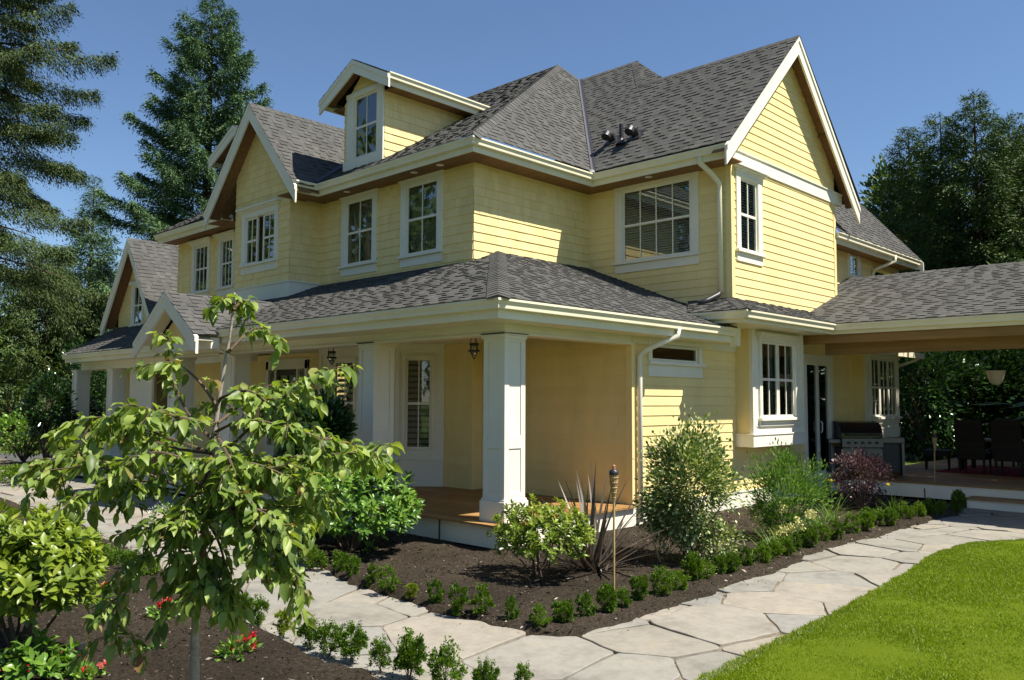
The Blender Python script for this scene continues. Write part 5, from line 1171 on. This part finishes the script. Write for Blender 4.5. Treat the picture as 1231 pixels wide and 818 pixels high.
def lantern(px, py, d, label, n=True):
    c = at(px, py, d); z = 2.995; o = empty('porch_lantern', (c[0], c[1], z), label, 'lantern', 'hanging porch lanterns')
    mb = MB(); mb.lathe([(0, .0), (.16, .0), (.165, -.02), (.10, -.045), (.03, -.05), (.0, -.05)], (0, 0, 0), 20); mb.build('canopy', M['black_metal'], o)
    mb = MB()
    for k in range(3):
        a = k*2.094; mb.tube([(.04*math.cos(a), .04*math.sin(a), -.04), (.06*math.cos(a), .06*math.sin(a), -.16)], .006, 5)
    mb.lathe([(.07, -.15), (.075, -.17), (.07, -.19)], (0, 0, 0), 14)
    for k in range(4):
        a = k*1.571; mb.tube([(.065*math.cos(a), .065*math.sin(a), -.18), (.085*math.cos(a), .085*math.sin(a), -.27), (.03*math.cos(a), .03*math.sin(a), -.36), (0, 0, -.40)], .008, 5)
    mb.lathe([(.085, -.255), (.092, -.27), (.085, -.285)], (0, 0, 0), 14); mb.build('cage', M['black_metal'], o)
    mb = MB(); mb.lathe([(.06, -.19), (.07, -.25), (.055, -.31), (.02, -.34)], (0, 0, 0), 14); mb.build('glass_shade', M['glass'], o, smooth=True)
lantern(570, 402, 13.0, 'black iron lantern hanging beside the corner porch column')
lantern(399, 414, 15.3, 'black ceiling lantern above the porch bay window')
b = onz(95, 812, 0); o = empty('path_light', b, 'slim black path light stake in the shaded corner of the near bed', 'path light'); s = depth_of(b)/FPX
mb = MB(); mb.tube([(0, 0, -.05), (0, 0, 34*s)], .016, 8); mb.build('stake', M['black_metal'], o)
mb = MB(); mb.lathe([(.028, 30*s), (.034, 31*s), (.034, 38*s), (.022, 39*s), (0, 39.5*s)], (0, 0, 0), 12); mb.build('lamp_head', M['black_metal'], o)
b = onz(408/1, 0+676, 0)
mb = MB(); q = at(528, 655, depth_of((2.2, -2.95, .2))); mb.tube([(q[0], q[1], -.05), (q[0], q[1], .36)], .012, 6); props(mb.build('stake_light', M['black_metal']), 'short black stake in front of the white porch skirt', 'stake')
b = onz(1113, 606, 0); mb = MB(); mb.tube([(b[0], b[1], -.05), (b[0]-.02, b[1], .30)], .014, 6); props(mb.build('stake_light', M['black_metal']), 'short black stake in front of the patio deck skirt', 'stake')
# pendant lamp of the patio
c = at(1197, 447, depth_of((6.0, 9.6, 2.6))); o = empty('pendant_lamp', (c[0], c[1], 3.34), 'frosted bell-shaped pendant lamp under the patio roof', 'lamp')
zt = float(c[2])-3.34
mb = MB(); mb.tube([(0, 0, 0), (0, 0, zt)], .008, 6); mb.lathe([(0, 0), (.06, 0), (.05, -.03), (0, -.03)], (0, 0, 0), 14); mb.build('cord', M['black_metal'], o)
m = mat('frosted_glass', (.72, .66, .56), .5, .4); m.node_tree.nodes['Principled BSDF'].inputs['Subsurface Weight'].default_value = .0
mb = MB(); mb.lathe([(.20, zt+.02), (.185, zt), (.165, zt-.06), (.145, zt-.14), (.12, zt-.22), (.08, zt-.27), (0, zt-.285)], (0, 0, 0), 24); mb.build('shade', m, o, smooth=True)
# ------------------------------------------------------------------ patio furniture
M['rattan'] = tinted('dark_wicker', [(0, (.016, .013, .012)), (1, (.03, .024, .02))], .6, .3, 30, .4, 60, .5, .006)
M['steel'] = mat('brushed_steel', (.14, .135, .13), .38, .5, .9)
M['blackenamel'] = mat('black_enamel', (.012, .012, .013), .18, .6)
def chair(x, y, rz, label, first=[None]):
    if first[0] is None:
        o = empty('dining_chair', (0, 0, 0)); Z = .38
        mb = MB()
        for sx in (-.25, .25):
            for sy in (-.24, .24): mb.para((sx-.025, sy-.025, 0), (.05, 0, 0), (0, .05, 0), (0, 0, .40))
        for k, q in enumerate(((-.25, -.24), (.25, -.24), (-.25, .24), (.25, .24))):
            l = MB(); l.tube([(q[0], q[1], 0), (q[0], q[1], .42)], [.022, .03], 6); l.build('leg', M['rattan'], o)
        mb = MB(); mb.box(-.29, .29, -.28, .28, .32, .47); mb.build('seat', M['rattan'], o, bevel=.02)
        mb = MB(); n = 8
        for k in range(n):
            z0, z1 = .42+.78*k/n, .42+.78*(k+1)/n; f = lambda z: -.26-.16*((z-.42)/.78)**1.6
            w0, w1 = [.30-.03*((z-.42)/.78)**3 for z in (z0, z1)]
            for (a, b_) in ((0, .05), (.05, 0)):
                pass
            p = [(-w0, f(z0), z0), (w0, f(z0), z0), (w1, f(z1), z1), (-w1, f(z1), z1)]; q = [(a, b_-.055, c_) for a, b_, c_ in p]
            mb.face(p); mb.face(q[::-1]); mb.face((p[1], q[1], q[2], p[2])); mb.face((p[0], p[3], q[3], q[0]))
            if k == n-1: mb.face((p[3], p[2], q[2], q[3]))
        mb.build('backrest', M['rattan'], o)
        first[0] = o; c = o; c.location = (x, y, .38); c.rotation_euler.z = rz
    else: c = copy_tree(first[0], None, (x, y, .38), rz)
    props(c, label, 'chair', 'dark wicker dining chairs')
chair(4.35, 11.1, R(-75), 'high-backed dark wicker chair at the grill end of the table')
chair(5.3, 10.55, R(0), 'dark wicker dining chair with its back to the lawn, nearer the grill'); chair(6.05, 10.5, R(0), 'dark wicker dining chair with its back to the lawn, farther from the grill')
chair(5.3, 13.0, R(180), 'dark wicker chair on the hedge side of the table, nearer the grill'); chair(6.1, 13.0, R(180), 'dark wicker chair on the hedge side of the table, farther from the grill')
chair(7.35, 11.6, R(90), 'dark wicker chair at the right-hand end of the patio table')
o = empty('dining_table', (5.85, 11.7, .38), 'long dark patio dining table with pale top under the roof', 'table')
mb = MB()
for k in range(6): mb.box(-1.15, 1.15, -.5+.168*k, -.5+.168*k+.16, .70, .74)
mb.build('tabletop', tinted('table_slats', [(0, (.22, .19, .16)), (1, (.28, .25, .21))], .4, .5, 3, .2), o)
for sx in (-1.0, 1.0):
    for sy in (-.42, .42): mb = MB(); mb.box(sx-.04, sx+.04, sy-.04, sy+.04, 0, .70); mb.build('leg', M['rattan'], o)
mb = MB(); mb.box(4.5, 7.6, 10.3, 13.2, .381, .392); props(mb.build('rug', tinted('red_rug', [(0, (.20, .015, .02)), (1, (.24, .02, .025))], .95, .1, 20, .3)), 'red outdoor rug under the dining table', 'rug')
# gas grill on the patio
o = empty('gas_grill', (3.74, 7.82, .38), 'stainless gas grill with closed black hood beside the patio door', 'grill', rz=R(45))
def gb(name, m, *b, bev=.006):
    mb = MB()
    for q in b: mb.box(*q)
    return mb.build(name, m, o, bevel=bev)
gb('cabinet', M['steel'], (-.42, .42, -.28, .28, .12, .62), (-.43, .43, -.30, -.28, .14, .36), (-.43, .43, -.30, -.28, .38, .60))
gb('control_panel', M['steel'], (-.44, .44, -.33, -.24, .63, .82)); 
mb = MB()
for k in range(5): mb.tube([(-.3+.15*k, -.33, .73), (-.3+.15*k, -.37, .73)], .025, 10)
mb.build('knob', M['black_metal'], o)
mb = MB(); n = 8
prof = [(-.30, .83), (-.30, .93), (-.25, 1.06), (-.14, 1.15), (.05, 1.18), (.22, 1.15), (.28, 1.02), (.28, .83)]
for (y0, z0), (y1, z1) in zip(prof[:-1], prof[1:]): mb.face(((-.44, y0, z0), (.44, y0, z0), (.44, y1, z1), (-.44, y1, z1)))
for s in (-.44, .44): mb.face([(s, y, z) for y, z in prof])
hd = mb.build('hood', M['blackenamel'], o)
mb = MB(); mb.tube([(-.34, -.30, .90), (-.34, -.37, .90), (.34, -.37, .90), (.34, -.30, .90)], .014, 8); mb.build('handle', M['steel'], hd)
gb('side_shelf', M['steel'], (.44, .92, -.27, .25, .72, .84), (.46, .90, -.28, -.27, .74, .83)); gb('side_shelf', M['steel'], (-.70, -.44, -.27, .25, .72, .80))
gb('side_cabinet', M['black_metal'], (.46, .90, -.20, .22, .10, .70)); gb('side_leg', M['steel'], (.86, .92, -.26, .25, .03, .72)); gb('bracket', M['black_metal'], (-.68, -.64, -.2, .2, .1, .72), (-.62, -.58, -.1, .2, .08, .72))
for x in (-.36, .36):
    for y in (-.22, .22):
        w = MB(); w.tube([(x-.02, y, .055), (x+.02, y, .055)], .055, 12); w.build('wheel', M['black_metal'], o)
# ------------------------------------------------------------------ small ground detail
n = 75000; X = RNG.uniform(-4, 7.2, n); Y = RNG.uniform(-11, 7.2, n)
d = np.maximum(sdist(BED_H, X, Y), sdist(BED_N, X, Y)); k = ((d > .03) | ((d > -.16) & (RNG.random(n) < .10))) & ((X < 3.2) | (Y > -9)) & ~((Y > -2.6) & (X < 3.3)); X, Y, d = X[k], Y[k], d[k]; n = len(X)
Z = .066+.022*((vnoise(X, Y, .6, 1)-.5)*2.2+.9*(vnoise(X, Y, .17, 2)-.5)+.7*(vnoise(X, Y, .07, 9)-.5))*np.clip(d/.12, 0, 1)-.01*(d < .1)
Z = np.where(d < .03, .016, Z)
m = tinted('bark_mulch', [(0, (.014, .011, .008)), (.55, (.042, .032, .025)), (.82, (.09, .07, .055)), (.95, (.19, .16, .125)), (1, (.42, .38, .31))], .95, .1, 20, .3)
o = leaves('mulch', np.stack([X, Y, Z], -1), rdir(n)*np.array((1, 1, .35))+np.array((0, 0, .12)), rdir(n)+np.array((0, 0, .8)), np.clip(RNG.gamma(2.0, .008, n), .005, .07), RNG.uniform(.005, .018, n), m, None, None, .35); o['kind'] = 'stuff'
n = 10000; X = RNG.uniform(-4, 7.2, n); Y = RNG.uniform(-11, 7.2, n); d = np.maximum(sdist(BED_H, X, Y), sdist(BED_N, X, Y)); k = (d > .02) & ~((Y > -2.6) & (X < 3.3)); X, Y = X[k], Y[k]; n = len(X)
o = leaves('bark_chips', np.stack([X, Y, np.full(n, .066)+.022*((vnoise(X, Y, .6, 1)-.5)*2.2+.9*(vnoise(X, Y, .17, 2)-.5)+.7*(vnoise(X, Y, .07, 9)-.5))], -1), rdir(n)*np.array((1, 1, .3)), rdir(n)*.5+np.array((0, 0, .8)), np.clip(RNG.gamma(3, .014, n), .015, .10), RNG.uniform(.010, .026, n), m, None, np.clip(RNG.normal(.74, .22, n), 0, 1), .3); o['kind'] = 'stuff'
# fallen leaves and weeds along the path edge
n = 1500; X = RNG.uniform(-2, 7, n); Y = RNG.uniform(-6.8, 7, n); d = np.maximum(sdist(BED_H, X, Y), sdist(BED_N, X, Y)); k = (np.abs(d-.06) < .09); X, Y = X[k], Y[k]; n = len(X)
o = leaves('path_edge_weeds', np.stack([X, Y, np.full(n, .02)], -1), rdir(n)+np.array((0, 0, .7)), rdir(n), .035, .02, LM['loose'], None); o['kind'] = 'stuff'
# lawn blades, thinner with distance
n = 1150000; X = 7.0+RNG.random(n)**1.7*15; Y = RNG.uniform(-7.6, 4.6, n); d = sdist(LAWN, X, Y)+.05*(vnoise(X, Y, .12, 5)-.5); k = d > .012
dist = np.hypot(X-CAM[0], Y-CAM[1]); k &= (dist > 2.0) & (((X-CAM[0])*RT[0]+(Y-CAM[1])*RT[1])/np.maximum(((X-CAM[0])*FW[0]+(Y-CAM[1])*FW[1]), .2) < 2.2) & (((X-CAM[0])*FW[0]+(Y-CAM[1])*FW[1]) > .8)
X, Y, dist, d = X[k], Y[k], dist[k], d[k]; n = len(X)
D = rdir(n)*np.array((1, 1, .2))*.75+np.array((0, 0, .7)); patch = vnoise(X, Y, .9, 12)*.35+vnoise(X, Y, .28, 13)*.15
v = np.clip(patch+RNG.normal(.22, .22, n), 0, 1)
P = np.stack([X, Y, np.full(n, .022)], -1); Dn = nrm(D); S = nrm(np.cross(Dn, rdir(n))); L = RNG.uniform(.016, .042, n)[:, None]; Wd = (.0028*np.maximum(1, dist/6)*RNG.uniform(.7, 1.3, n))[:, None]
V = np.stack([P-S*Wd, P+S*Wd, P+Dn*L+rdir(n)*.006], 1).reshape(-1, 3)
o = fast_mesh('lawn_grass', V, np.arange(3*n), 3, v, LM['grass']); o['kind'] = 'stuff'
for o in list(bpy.data.objects):
    if o.type == 'EMPTY' and not o.children: bpy.data.objects.remove(o)
